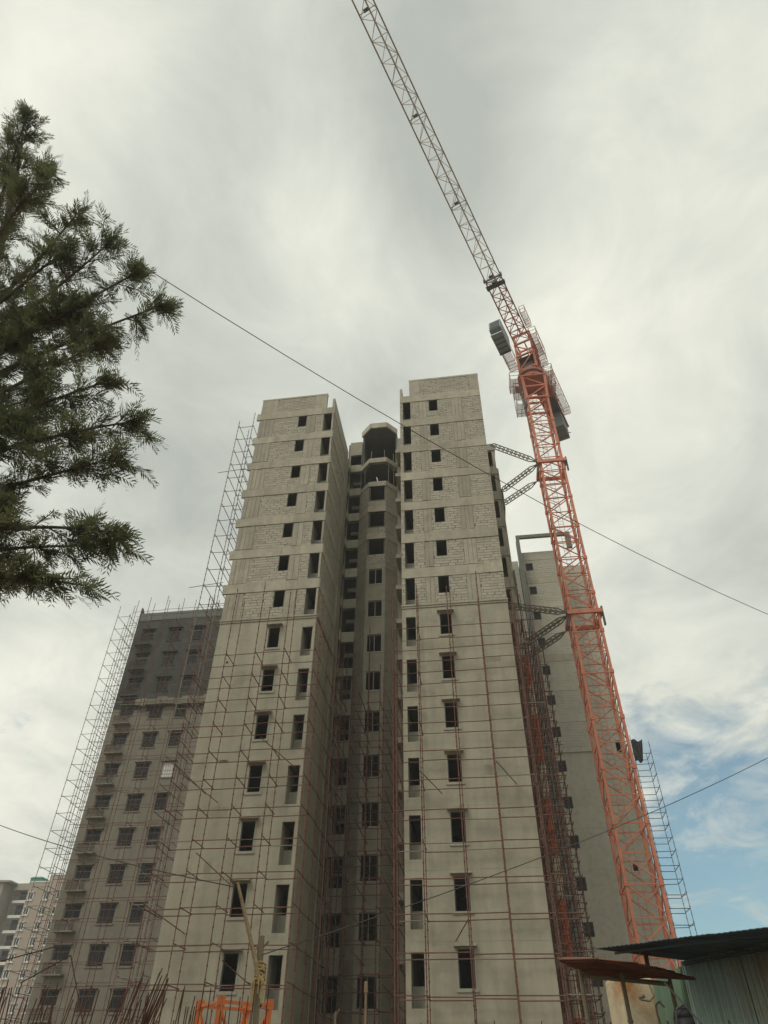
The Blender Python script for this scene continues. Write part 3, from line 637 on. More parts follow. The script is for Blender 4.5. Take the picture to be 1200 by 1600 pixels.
b = MB(); zb = ZT-SH*nsec; b.box(CX-2.2, CX+2.2, CY-2.2, CY+2.2, GZ, GZ+.6)
for sx in (-1, 1):
    for sy in (-1, 1): b.tube((CX+sx*CH, CY+sy*CH, GZ+.5), (CX+sx*CH, CY+sy*CH, zb+.01), .12, 4)
part('mast_base', b, 'ballast', CR)
b = MB()
for sx in (-.2, .2): b.tube((CX+sx, CY+.7, GZ+.6), (CX+sx, CY+.7, 55), .02, 4)
z = GZ+1
while z < 55: b.tube((CX-.2, CY+.7, z), (CX+.2, CY+.7, z), .014, 4); z += .32
part('ladder', b, 'redsteel', CR)
# collars and their three lattice ties back to the tower
for zc_, ends in ((27.55, ((2.6, 43.1, 28.1), (3.95, 46.0, 26.3), (3.95, 47.6, 26.0))), (43.3, ((3.3, 43.2, 45.4), (3.95, 46.0, 42.1), (3.95, 47.6, 41.9)))):
    b = MB(); a = CH+.2
    for s in (-1, 1):
        b.box(CX-a-.1, CX+a+.1, CY+s*a-.1, CY+s*a+.1, zc_-.16, zc_+.16); b.box(CX+s*a-.1, CX+s*a+.1, CY-a+.1, CY+a-.1, zc_-.16, zc_+.16)
    col_ = part('mast_collar', b, 'orange', CR)
    for s in (-1, 1):
        b = MB(); b.box(CX+s*(a+.12)-.06, CX+s*(a+.12)+.06, CY-.95-.12, CY-.95+.12, zc_-1.1, zc_+.45); part('collar_plate', b, 'steel', col_)
    starts = ((CX-a-.1, CY-a, zc_), (CX-a-.1, CY-a+.1, zc_-.2), (CX-a-.1, CY+a, zc_-.2))
    for (sx, sy, sz), e in zip(starts, ends):
        p, q = Vector((sx, sy, sz)), Vector(e); d = (q-p).normalized(); L = (q-p).length
        e1 = d.cross(Vector((0, 0, 1))).normalized()*.16; e2 = d.cross(e1).normalized()*.16
        b = MB(); cs = [e1+e2, e1-e2, -e1-e2, -e1+e2]; m0, m1 = p+d*.7, q-d*.35
        for c in cs:
            b.tube(m0+c, m1+c, .04, 4); b.tube(p, m0+c, .045, 4); b.tube(q, m1+c, .045, 4)
        nn = max(3, int((m1-m0).length/.36))
        for i in range(nn):
            a0 = m0.lerp(m1, i/nn); a1 = m0.lerp(m1, (i+1)/nn)
            for c in range(4):
                b.tube(a0+cs[(c+i) % 4], a1+cs[(c+i+1) % 4], .026, 4)
        part('tie_strut', b, 'tie', CR)
# slewing assembly
b = MB()
for sx in (-1, 1):
    for sy in (-1, 1): b.tube((CX+sx*CH, CY+sy*CH, ZT), (CX+sx*1.12, CY+sy*1.12, 55.6), .16, 4)
for z, a in ((52.25, 1.06), (53.9, 1.1), (55.5, 1.2)):
    for s in (-1, 1): b.tube((CX-a, CY+s*a, z), (CX+a, CY+s*a, z), .12, 4); b.tube((CX+s*a, CY-a, z), (CX+s*a, CY+a, z), .12, 4)
for s in (-1, 1):
    b.tube((CX-1, CY+s, 52.3), (CX+1.1, CY+s*1.1, 53.9), .07, 4); b.tube((CX+1.1, CY+s, 54), (CX-1.1, CY+s*1.1, 55.5), .07, 4); b.tube((CX+s, CY-1, 52.3), (CX+s*1.1, CY+1.1, 53.9), .07, 4); b.tube((CX+s, CY+1, 54), (CX+s*1.1, CY-1.1, 55.5), .07, 4)
    b.tube((CX-s, CY+s, 52.3), (CX-s*.9, CY-s, 55.4), .06, 4)
part('climbing_frame', b, 'orange', CR)
b = MB(); b.tube((CX, CY, 55.6), (CX, CY, 55.9), 1.35, 20); b.tube((CX, CY, 55.9), (CX, CY, 56.35), 1.15, 20); b.tube((CX, CY, 56.35), (CX, CY, 56.7), 1.4, 20); part('slewing_ring', b, 'redsteel', CR)
jd = Vector((-0.357, -0.934, 0)).normalized(); jn = Vector((0.934, -0.357, 0)).normalized()      # jn points to the right seen from below
MC = Vector((8.6, 45.0, 0))
def J(s, l, z): v = MC+jd*s+jn*l; return (v.x, v.y, z)
def jbox(mb, s0, s1, l0, l1, z0, z1): mb.hexa([J(s0, l0, z0), J(s1, l0, z0), J(s1, l1, z0), J(s0, l1, z0), J(s0, l0, z1), J(s1, l0, z1), J(s1, l1, z1), J(s0, l1, z1)])
b = MB()
for s in (-1.1, 1.1):
    for l in (-.9, .9): b.tube(J(s, l, 56.7), J(s*.8, l*.95, 62.9), .14, 4)
for z in (57.0, 59.3, 61.4, 62.9):
    for q in (-1, 1): b.tube(J(-1.1, q*.9, z), J(1.1, q*.9, z), .1, 4); b.tube(J(q*1.1, -.95, z), J(q*1.1, .95, z), .12, 4)
for q in (-1, 1):
    b.tube(J(-1.1, q*.9, 57), J(1.1, q*.9, 59.3), .07, 4); b.tube(J(1.1, q*.9, 59.3), J(-1, q*.9, 61.4), .07, 4); b.tube(J(q*1.1, -.9, 57), J(q*1.1, .9, 59.3), .07, 4); b.tube(J(q*1.1, .9, 59.3), J(q, -.9, 61.4), .07, 4)
hd = part('tower_head', b, 'orange', CR)
b = MB(); jbox(b, -.9, .9, -.8, .8, 59.1, 59.2); jbox(b, -.6, .5, -.5, .5, 57.0, 58.6); part('slewing_motor', b, 'steel', hd)
# jib
HJ = 61.6
def half(s): return .83-.155*min(1, max(0, s/38))
def apex(s): return HJ+1.35-.2*min(1, max(0, s/38))
secs = [1.0, 9.2, 17.45, 25.7, 33.95, 42.2, 50.45]
for i in range(len(secs)-1):
    s0, s1 = secs[i], secs[i+1]; mat = 'redsteel' if i == 0 else 'jib'
    if i == 0: s1 = 9.2
    js = bpy.data.objects.new('jib_section', None); COL.objects.link(js); js.parent = CR; js.location = Vector(J(s0, 0, HJ))-wloc(CR)
    rr = .085 if i == 0 else .075
    for sg in (-1, 1):
        c = MB(); c.tube(J(s0, sg*half(s0), HJ), J(s1, sg*half(s1), HJ), rr, 4); part('chord', c, mat, js)
    c = MB(); c.tube(J(s0, 0, apex(s0)), J(s1, 0, apex(s1)), rr*.9, 6); part('chord', c, mat, js)
    l = MB(); pn = 5; ds = (s1-s0)/pn; t = .028 if i else .045
    for q in range(pn):
        a, m_, e = s0+q*ds, s0+(q+.5)*ds, s0+(q+1)*ds
        sg = 1 if q % 2 else -1
        l.tube(J(a, sg*half(a), HJ), J(e, -sg*half(e), HJ), t, 4); l.tube(J(a, -half(a), HJ), J(a, half(a), HJ), t, 4)
        if i == 0: l.tube(J(a, -sg*half(a), HJ), J(e, sg*half(e), HJ), t, 4); l.tube(J(m_, -half(m_), HJ), J(m_, half(m_), HJ), t, 4)
        for g_ in (-1, 1):
            l.tube(J(a, g_*half(a), HJ), J(m_, 0, apex(m_)), t, 4); l.tube(J(m_, 0, apex(m_)), J(e, g_*half(e), HJ), t, 4)
    part('lacing', l, mat, js)
    if i:
        c = MB(); s_ = s0+.25; jbox(c, s_-.12, s_+.12, -.35, .05, HJ+.3, HJ+.48); c.tube(J(s_, -half(s_), HJ+.05), J(s_, half(s_), HJ+.1), .035, 4); part('rope_guide', c, 'steel', js)
c = MB(); jbox(c, 8.5, 9.0, -.95, .95, HJ-.34, HJ-.28); c.tube(J(8.4, -.9, HJ-.3), J(9.6, .9, HJ-.3), .04, 4); c.tube(J(8.4, .9, HJ-.3), J(9.6, -.9, HJ-.3), .04, 4); jbox(c, 9.5, 9.62, -.95, .95, HJ-.36, HJ-.28)
for l0 in (-.95, .85):
    for s_ in (8.5, 9.4): jbox(c, s_, s_+.25, l0, l0+.1, HJ-.3, HJ+.14)
jbox(c, 8.8, 9.3, -.25, .25, HJ-.55, HJ-.35); part('trolley', c, 'steel', CR)
# counter jib
c = MB()
for l in (-.75, .75): c.tube(J(-1, l, 60.6), J(-12, l, 60.6), .17, 4)
for q in range(9): c.tube(J(-1.4-q*1.3, -.75, 60.6), J(-1.4-q*1.3, .75, 60.6), .07, 4); c.tube(J(-1.4-q*1.3, -.75, 60.6), J(-2.7-q*1.3, .75, 60.6), .05, 4)
c.tube(J(0, 0, 62.9), J(-9, -.7, 60.7), .05, 4); c.tube(J(0, 0, 62.9), J(-9, .7, 60.7), .05, 4)
cj = part('counter_jib', c, 'redsteel', CR)
for q in range(5):
    c = MB(); jbox(c, -9.2-q*.5, -9.64-q*.5, -.7, .7, 58.3+.05*(q % 2), 61.2); part('counterweight', c, 'ballast', cj)
c = MB(); jbox(c, -6.2, -8.6, -.8, .8, 60.75, 61.9); c.tube(J(-5, -.7, 61.2), J(-5, .7, 61.2), .45, 12); part('hoist_winch', c, 'steel', cj)
c = MB(); jbox(c, -4.0, -9.0, -.7, .7, 60.3, 60.38); part('counter_deck', c, 'steel', cj)
def cage(pt, s0, s1, l0, l1, z0, levels, dz, name, mat='grate'):
    """walkway decks with hand rails; pt maps (s, l, z)"""
    c = MB()
    for i in range(levels):
        z = z0+i*dz
        ns = max(5, int(abs(l1-l0)/.12))
        for q in range(ns):
            a, b_ = l0+(l1-l0)*(q+.02)/ns, l0+(l1-l0)*(q+.50)/ns
            c.hexa([pt(s0, a, z-.02), pt(s1, a, z-.02), pt(s1, b_, z-.02), pt(s0, b_, z-.02), pt(s0, a, z), pt(s1, a, z), pt(s1, b_, z), pt(s0, b_, z)])
        for q in range(3):
            s = s0+(s1-s0)*q/2; c.tube(pt(s, l0, z-.05), pt(s, l1, z-.05), .03, 4)
        for zz in (.55, 1.1):
            for a, b_ in (((s0, l0), (s1, l0)), ((s1, l0), (s1, l1)), ((s1, l1), (s0, l1)), ((s0, l1), (s0, l0))): c.tube(pt(a[0], a[1], z+zz), pt(b_[0], b_[1], z+zz), .026, 4)
        nps = max(2, int(abs(s1-s0)/.9)+1)
        for q in range(nps):
            s = s0+(s1-s0)*q/(nps-1)
            for l in (l0, l1): c.tube(pt(s, l, z), pt(s, l, z+1.1), .028, 4)
    for s in (s0, s1):
        for l in (l0, l1): c.tube(pt(s, l, z0), pt(s, l, z0+dz*(levels-1)+1.1), .035, 4)
    return part(name, c, mat, CR)
W_ = lambda s, l, z: (s, l, z)
cage(W_, 6.5, 7.35, 43.9, 45.6, 51.4, 2, 2.6, 'access_platform', 'grate')
cage(W_, 6.3, 7.3, 44.2, 46.1, 55.7, 1, 1, 'access_platform', 'redsteel')
cage(W_, 9.75, 10.55, 43.9, 45.6, 54.0, 2, 2.1, 'access_platform', 'redsteel')
cage(J, -1.0, 2.0, 1.0, 1.75, 58.9, 2, 2.0, 'access_platform', 'redsteel')
cage(J, -3.5, -9.8, .95, 1.7, 60.3, 1, 1, 'access_platform', 'redsteel')
cage(J, 2.4, 4.4, .95, 1.5, 61.7, 1, 1, 'access_platform', 'redsteel')
cage(J, .4, 3.0, -2.0, -1.0, 58.3, 1, 1, 'access_platform', 'redsteel')
# cab
c = MB(); jbox(c, 3.1, 5.5, -2.15, -.95, 58.35, 58.5); 
c.hexa([J(3.1, -2.15, 58.5), J(5.75, -2.15, 58.95), J(5.75, -.95, 58.95), J(3.1, -.95, 58.5), J(3.1, -2.15, 60.7), J(5.4, -2.15, 60.7), J(5.4, -.95, 60.7), J(3.1, -.95, 60.7)])
cb = part('operator_cab', c, 'cab', CR)
c = MB(); c.hexa([J(4.1, -2.18, 59.3), J(5.55, -2.18, 59.3), J(5.55, -2.16, 59.3), J(4.1, -2.16, 59.3), J(4.1, -2.18, 60.5), J(5.4, -2.18, 60.5), J(5.4, -2.16, 60.5), J(4.1, -2.16, 60.5)])
c.hexa([J(5.77, -2.05, 59.05), J(5.79, -2.05, 59.05), J(5.79, -1.05, 59.05), J(5.77, -1.05, 59.05), J(5.46, -2.05, 60.5), J(5.48, -2.05, 60.5), J(5.48, -1.05, 60.5), J(5.46, -1.05, 60.5)]); part('cab_window', c, 'glass', cb)
c = MB()
for s in (3.6, 4.2, 4.8): jbox(c, s, s+.08, -2.1, -1.0, 58.27, 58.345)
jbox(c, 2.9, 3.1, -2.15, -.95, 58.2, 60.6); part('cab_frame', c, 'steel', cb)
c = MB(); c.tube((7.1, 43.6, 50.5), (7.25, 43.75, 44.0), .03, 6); c.tube((7.05, 43.55, 51.6), (7.1, 43.6, 50.4), .12, 6); part('power_cable', c, 'steel', CR)

# ------------------------------------------------------------------ scaffolds
_std = {}
def standard_mesh(L, mat, cup=.5):
    key = (round(L, 1), mat)
    if key not in _std:
        b = MB(); L = key[0]; b.tube((0, 0, 0), (0, 0, L), .026, 6); z = .35
        while z < L:
            b.tube((0, 0, z-.03), (0, 0, z+.03), .045, 6, cap=False); z += cup
        me = b.mesh('standard'); me.materials.append(M[mat]); _std[key] = me
    return _std[key]
def scaffold(label, standards, ledgers, mat='rust', r=.025, name='scaffold'):
    """standards: (x, y, z0, z1); ledgers: (part name, p, q)"""
    xs = [s[0] for s in standards]; ys = [s[1] for s in standards]
    root = thing(name, label, 'scaffold', (sum(xs)/len(xs), sum(ys)/len(ys), GZ), 'pipe scaffolds around the towers')
    for x, y, z0, z1 in standards:
        put('standard', standard_mesh(z1-z0, mat), root, (x, y, z0), rot=(R.uniform(-.004, .004), R.uniform(-.004, .004), R.uniform(0, 3)))
    cnt = {}
    rest = {}
    for nm, p, q in ledgers:
        cnt[nm] = cnt.get(nm, 0)+1
        j = Vector((0, 0, R.uniform(-.05, .05)))
        p = Vector(p)+j; q = Vector(q)+j+Vector((0, 0, R.uniform(-.03, .03)))
        if cnt[nm] <= 290: rod(nm, p, q, r, 'greypole' if R.random() < .07 else mat, root)
        else: rest.setdefault(nm, MB()).tube(p, q, r, 6)
    for nm, mb in rest.items(): part(nm, mb, mat, root, kind='stuff')
    return root
def frange(a, b, st):
    v = []
    while (a >= b-1e-6) if st < 0 else (a <= b+1e-6): v.append(a); a += st
    return v
def grid(xs, ys, z0, z1, zl, jit=.0, alongx=True, alongy=True, top=1.5):
    """standards at xs x ys, ledgers per bay along x, transoms along y at every lift"""
    st = [(x+R.uniform(-jit, jit), y+R.uniform(-jit, jit), z0, z1+R.uniform(-.2, top)) for x in xs for y in ys]; ld = []
    for z in zl:
        if alongx:
            for y in ys:
                for a, b in zip(xs, xs[1:]): ld.append(('ledger', (a-.03, y+.045, z), (b+.03, y+.045, z)))
        if alongy:
            for x in xs:
                for a, b in zip(ys, ys[1:]): ld.append(('transom', (x+.05, a-.12, z+.06), (x+.05, b+.12, z+.06)))
    return st, ld
lifts = frange(20.55, -1.2, -1.5)
st, ld = grid([-16.45, -14.65, -12.85, -11.05, -9.2], [34.85, 36.25], GZ, 24.4, lifts, .03)
for i in range(3): ld.append(('brace', (-16.4+i*2.1, 34.8, 14.0-i*4.5), (-15.1+i*2.1, 36.6, 13.0-i*4.5)))
for x, z in ((-15.9, 13.4), (-16.5, 7.3), (-11.7, 15.2)): ld.append(('brace', (x, 34.7, z), (x+1.5, 36.85, z-.9)))
scaffold('rusty pipe scaffold covering the plastered front of the left wing of the tallest tower', st, ld)
st, ld = grid([-9.2], [36.3, 38.2, 40.1, 42.0, 43.6], GZ, 22.5, lifts, .03, alongx=False, top=3)
st2, ld2 = grid([-8.55], [38.2, 40.1, 42.0], GZ, 21.5, frange(19.8, -1, -1.5), .03, alongx=False, top=3)
scaffold('rusty pipe scaffold running into the recess along the side of the left wing', st+st2, ld+ld2)
st, ld = grid([-8.1, -7.1, -6.25, -5.45], [41.6, 42.7], GZ, 22.5, frange(20.2, -1, -1.5), .06, top=4)
ld += [('transom', (x, 38.3, z), (x, 42.8, z-.05)) for x in (-7.05, -5.4) for z in frange(19.4, -1, -1.5)]
st += [(-5.0, 41.0, GZ, 24.5), (-5.2, 41.3, GZ, 26.5), (-4.75, 41.9, GZ, 25.5), (-8.75, 41.4, GZ, 24.5), (-8.45, 42.9, GZ, 26.0), (-4.6, 40.2, GZ, 22.5), (-4.5, 42.4, GZ, 24)]
ld += [('ledger', (-9.3, 42.75, z), (-4.3, 42.75, z)) for z in frange(19.6, -1, -1.5)] + [('transom', (-4.55, 37.2, z), (-4.55, 43.4, z)) for z in frange(20.0, -1, -1.5)]
scaffold('dense red brown pipe scaffold standing in the dark recess before the octagonal bay', st, ld)
st, ld = grid([-4.4, -3.05, -1.1, 0.78, 2.75], [34.85, 36.25], GZ, 24.2, frange(21.6, -1.2, -1.5), .03, alongy=False, top=1.2)
ld += [('ledger', (2.7, y+.04, z), (3.9+R.uniform(-.4, .4), y+.04, z)) for y in (34.85, 36.25) for z in frange(21.6, -1.2, -1.5)]
ld += [('transom', (x, 34.75, z), (x, 36.4, z)) for x in (-3.0, 2.8) for z in frange(21.6, -1.2, -3)]
for x, z in ((-3.1, 13.0), (.8, 13.4), (-1.1, 6.4)): ld.append(('brace', (x, 34.8, z), (x+(1.0 if z > 7 else -.7), 36.5, z-.6)))
scaffold('rusty pipe scaffold with paired poles over the plastered front of the right wing', st, ld)
st, ld = grid([2.95, 3.4, 3.95], [38.6, 40.6, 42.4], GZ, 25.0, frange(24, -1.2, -1.0), .08, top=3)
scaffold('dense reddish pipe scaffold squeezed along the right side of the right wing', st, ld)
st, ld = grid([4.45, 5.0, 5.5], [46.6, 48.0, 49.4], GZ, 25.5, frange(25, -1.2, -.75), .1, top=4)
scaffold('tall narrow pipe scaffold tower with ladder-like rungs between right wing and rear tower', st, ld)
st, ld = grid(frange(-37.0, -26.0, 1.8), [59.9, 60.8], GZ, 42.3, frange(41.5, -1.2, -1.5), .05, alongy=False, top=1.2)
ld += [('transom', (x, 59.8, z), (x, 61.2, z)) for x in (-35.2, -31.6, -28.0) for z in frange(41.5, -1.2, -1.5)]
scaffold('brown pipe scaffold covering the front of the dark left apartment block', st, ld, 'rust', .022)
st, ld = grid([-38.7, -37.35], [60.0, 61.8, 63.6], GZ, 41.5, frange(41, -1.2, -1.5), .03, top=2)
scaffold('pale pipe scaffold outlined against the sky at the left edge of the dark block', st, ld, 'greypole', .025)
st, ld = grid([-17.95, -16.75], [36.7, 38.8, 40.9], GZ, 44.3, frange(43.6, -1.2, -1.5), .03, top=2)
ld.append(('ledger', (-18.9, 36.7, 38.3), (-16.6, 36.7, 38.5)))
ld.append(('ledger', (-19.0, 36.7, 27.1), (-16.6, 36.7, 27.3)))
scaffold('grey pipe scaffold rising against the sky beside the left wing of the tallest tower', st, ld, 'greypole', .025)
st, ld = grid([13.3, 14.75], [61.0, 62.6], GZ, 24.4, frange(23.6, -1.2, -1.0), .03, top=1.2)
sc10 = scaffold('grey pipe scaffold against the blue sky right of the crane mast', st, ld, 'greypole', .028)
t = MB(); nx, nz = 8, 8
for i in range(nx):
    for j in range(nz):
        q = []
        for a, b in ((i, j), (i+1, j), (i+1, j+1), (i, j+1)):
            x = 13.35+1.0*a/nx*(1-.35*(1-b/nz)); z = 22.8+1.9*b/nz+.12*math.sin(a*.9); q.append((x, 60.93+.06*math.sin(a*1.7+b*.8), z))
        t.poly(q)
tp = part('tarpaulin', t, 'tarp'); tag(tp, 'dark tarpaulin hung at the top of the grey scaffold right of the crane', 'tarpaulin')
so = tp.modifiers.new('thick', 'SOLIDIFY'); so.thickness = .012

# ------------------------------------------------------------------ debris chute
CHT = thing('debris_chute', 'orange and cream sectional rubbish chute hanging down between right wing and rear tower', 'chute', (3.75, 42.75, GZ))
z = 23.4; i = 0
while z > 3:
    b = MB(); b.tube((3.75, 42.78, z-1.15), (3.75, 42.78, z), .17, 10, .23); b.tube((3.75, 42.78, z-.06), (3.75, 42.78, z+.02), .25, 10)
    part('chute_segment', b, 'chute_w' if i % 5 in (2, 3) else 'chute_o', CHT); z -= 1.05; i += 1
b = MB()
for dx in (-.24, .24): b.tube((3.75+dx, 42.78, 2.8), (3.75+dx, 42.78, 23.6), .012, 4)
b.tube((3.75, 42.78, -1.6), (3.75, 42.78, 2.5), .16, 10); part('chute_chain', b, 'steel', CHT)

# ------------------------------------------------------------------ tree on the left
def tree():
    TR = thing('silver_oak_tree', 'dark feathery-leaved tree reaching into view at the left edge', 'tree', (-12.8, 8.6, GZ))
    rr = random.Random(11)
    b = MB(); pts = []
    for i in range(12):
        z = GZ+i*1.9; pts.append((Vector((-13.2+.25*math.sin(i*.7), 8.6+.2*math.cos(i*.9), z)), .30*(1-i/12.0)+.02))
    for (p, r0), (q, r1) in zip(pts, pts[1:]): b.tube(p, q, r0, 9, r1)
    part('trunk', b, 'bark', TR, smooth=True)
    def tp(z):
        i = max(0, min(10, int((z-GZ)/1.9))); return pts[i][0].lerp(pts[i+1][0], min(1, (z-GZ)/1.9-i))
    lv, lf = [], []
    def leaflet(p, d, nrm, L, w):
        i = len(lv); sd = d.cross(nrm).normalized()*w; m = p+d*(L*.45)
        lv.extend((tuple(p), tuple(m+sd), tuple(p+d*L), tuple(m-sd))); lf.append((i, i+1, i+2, i+3))
    def spray(p, d, L):
        d = d.normalized(); a = Vector((rr.uniform(-1, 1), rr.uniform(-1, 1), rr.uniform(-.2, 1))); nrm = d.cross(a).normalized(); sd = d.cross(nrm).normalized()
        nl = rr.randint(6, 9)
        for i in range(nl):
            t = (i+.4)/nl; q = p+d*(L*t)+Vector((0, 0, -.28*L*t*t)); ln = L*(.50-.26*t)*rr.uniform(.8, 1.2)
            for s in (-1, 1):
                dd = (d*.75+sd*s*(.85-.3*t)+nrm*rr.uniform(-.25, .25)).normalized(); leaflet(q, dd, nrm, ln, ln*.062+.0035)
        leaflet(p+d*(L*.8), d, nrm, L*.34, .012)
    limbs = MB()
    def limb(tip, start_z, bow, dens, spread, n_side, tail=.5):
        p0 = tp(start_z); tip = Vector(tip); tip = p0.lerp(tip, .97); L = (tip-p0).length; dens = max(2, round(dens*1.4))
        mid = p0.lerp(tip, .55)+Vector((rr.uniform(-.3, .3), rr.uniform(-.3, .3), bow))
        path = [(1-t)**2*p0+2*t*(1-t)*mid+t*t*tip for t in [k/16 for k in range(17)]]
        for k in range(16): limbs.tube(path[k], path[k+1], .075*(1-k/17)+.012, 5, .075*(1-(k+1)/17)+.012)
        for c in range(n_side):
            t = rr.uniform(.18, 1.0)**.8; k = min(15, int(t*16)); p = path[k].lerp(path[k+1], t*16-k); ax = (path[k+1]-path[k]).normalized()
            side = Vector((rr.uniform(-1, 1), rr.uniform(-1, 1), rr.uniform(-.55, .7))); bd = (ax*rr.uniform(.5, 1.1)+side*.85).normalized()
            bl = spread*rr.uniform(.45, 1.1)*(1.1-.42*t); q = p+bd*bl+Vector((0, 0, -.05))
            limbs.tube(p, q, .016, 4, .006)
            for s in range(dens):
                tt = rr.uniform(.15, 1.02); d = (bd*rr.uniform(.5, 1)+Vector((rr.uniform(-1, 1), rr.uniform(-1, 1), rr.uniform(-.95, .45)))*.75)
                spray(p.lerp(q, tt), d, rr.choice((.2, .27, .34, .44))*rr.uniform(.85, 1.15))
        for s in range(int(dens*1.7)):
            d = ((path[16]-path[14]).normalized()+Vector((rr.uniform(-1, 1), rr.uniform(-1, 1), rr.uniform(-.6, .6)))*.6); spray(tip+Vector((rr.uniform(-.15, .15), rr.uniform(-.15, .15), rr.uniform(-.15, .15)))-d*.1, d, rr.uniform(.25, .44))
    for a in TREE_LIMBS: limb(*a)
    for k in range(18):                           # the crown's far side, outside the frame
        z = 2.5+k*1.25; a = rr.uniform(2.0, 5.4); l = rr.uniform(3.0, 4.6)*(1-.025*k); c = tp(z)
        limb((c.x+math.cos(a)*l, c.y+math.sin(a)*l, z+rr.uniform(-.5, 1.2)), z, .3, 5, 1.1, 18)
    part('limb', limbs, 'bark', TR)
    me = bpy.data.meshes.new('crown'); me.from_pydata([(x+12.8, y-8.6, z-GZ) for x, y, z in lv], [], lf); me.update(); me.materials.append(M['leaf'])
    o = bpy.data.objects.new('crown', me); COL.objects.link(o); o.parent = TR; o['kind'] = 'stuff'
# (tip, height on the trunk, bow, sprays per twig, twig length, twigs)
TREE_LIMBS = [
 ((-11.9, 5.9, 22.6), 18.0, -.4, 7, .9, 26), ((-10.6, 6.6, 20.0), 15.5, -.4, 7, 1.0, 28), ((-9.3, 7.1, 18.0), 13.5, -.5, 7, 1.0, 28),
 ((-8.0, 7.3, 16.4), 12.3, -.5, 8, 1.1, 34), ((-7.0, 7.5, 15.1), 11.2, -.2, 9, 1.1, 38), ((-6.15, 7.8, 13.95), 11.0, .3, 7, .7, 40),
 ((-7.3, 7.9, 12.9), 9.6, .3, 9, 1.1, 36), ((-6.9, 8.0, 11.5), 9.3, .5, 8, .9, 34), ((-5.9, 8.1, 10.2), 8.3, .8, 8, .85, 42), ((-6.2, 8.3, 9.4), 7.6, .5, 8, .9, 40),
 ((-5.7, 8.3, 7.45), 6.9, 1.0, 8, .85, 42), ((-6.4, 8.4, 7.3), 6.4, .8, 8, .7, 30), ((-5.9, 8.3, 6.35), 5.9, 1.0, 7, .5, 34), ((-7.0, 8.3, 6.7), 5.9, .7, 7, .55, 26),
 ((-8.6, 7.8, 14.2), 11.0, 0, 9, 1.2, 36), ((-9.0, 7.2, 16.2), 12.4, 0, 9, 1.2, 34), ((-8.6, 8.2, 10.6), 8.6, .3, 9, 1.2, 34), ((-8.3, 8.4, 8.4), 7.0, .4, 8, 1.0, 32), ((-10.2, 6.4, 18.6), 14.5, 0, 8, 1.1, 30),
 ((-9.5, 8.9, 12.4), 10.0, .2, 9, 1.2, 34), ((-10.0, 9.3, 9.4), 7.6, .3, 8, 1.1, 30), ((-9.8, 8.5, 15.2), 12.0, .1, 8, 1.2, 30),
]
tree()

# ------------------------------------------------------------------ cables
def cable(label, pts, r, sag=0):
    b = MB(); P = [Vector(p) for p in pts]; out = []
    for a, c in zip(P, P[1:]):
        n_ = 14
        for k in range(n_): t = k/n_; out.append(a.lerp(c, t)+Vector((0, 0, -4*sag*t*(1-t))))
    out.append(P[-1]); b.path(out, r, 5)
    o = part('overhead_cable', b, 'wire'); tag(o, label, 'cable', 'cables across the site'); return o
CABLES = True
CABLE1 = [(-7.9, 7.93, 16.57), (16.6, 29.0, 15.51)]
cable('thin cable sagging across the sky from the tree past the crane mast', CABLE1, .012, 1.21)
cable('cable running in from the left edge to the tip of the leaning bamboo', [(-17.5, 21.0, 7.46), (-4.50, 13.0, 2.95)], .010, .2)
cable('cable rising from the lashed post past the tower front to the right edge', [(-3.88, 13.0, 1.92), (9.6, 22.0, 8.56)], .009, .27)

# ------------------------------------------------------------------ bamboo, post with rope
b = MB(); p, q = Vector((-4.47, 13.0, 3.02)), Vector((-3.85, 12.96, 1.55))
for k in range(6): b.tube(p.lerp(q, k/6), p.lerp(q, (k+1)/6), .026+.003*k, 7, .028+.003*k); b.tube(p.lerp(q, (k+1)/6-.006), p.lerp(q, (k+1)/6+.006), .033+.003*k, 7)
tag(part('bamboo_pole', b, 'bamboo', smooth=False), 'leaning pale bamboo stick lashed to the top of the upright post', 'pole')
b = MB(); b.tube((-3.78, 13.06, GZ), (-3.93, 13.06, 2.2), .06, 8, .05); b.tube((-3.93, 13.06, 2.0), (-3.80, 13.06, 2.12), .02, 5); tag(part('wooden_post', b, 'post', smooth=False), 'upright weathered post carrying the leaning bamboo stick', 'post')
b = MB()
for k in range(9):
    z = 1.52+k*.035; a0 = k*.9
    ring = [Vector((-3.88+.085*math.cos(t+a0), 13.03+.10*math.sin(t+a0), z+.02*math.sin(2*t))) for t in [i*math.pi/5 for i in range(11)]]; b.path(ring, .012, 5)
for dx, l in ((-.07, .42), (-.04, .33), (.07, .26), (.1, .34), (.02, .2)):
    b.path([Vector((-3.88+dx*.6, 12.93, 1.6)), Vector((-3.88+dx*1.3, 12.91, 1.5)), Vector((-3.88+dx*1.1+.02*R.uniform(-1, 1), 12.92, 1.58-l))], .013, 5)
tag(part('rope_lashing', b, 'rope'), 'yellow rope lashing around post and bamboo', 'rope')
for label, x, y, z1, mat in (('thin pale stick with a white knob standing in front of the bay', -2.27, 14, 1.66, 'bamboo'), ('short yellow green stake left of the white-knobbed stick', -2.78, 14, 1.28, 'post')):
    b = MB(); b.tube((x+.02, y, GZ), (x, y, z1-.04), .022, 7, .018)
    if mat == 'bamboo': b.tube((x, y, z1-.16), (x, y, z1), .035, 8, .028)
    else: b.tube((x, y, z1-.12), (x+.07, y, z1), .012, 5)
    tag(part('stake', b, mat), label, 'stake')

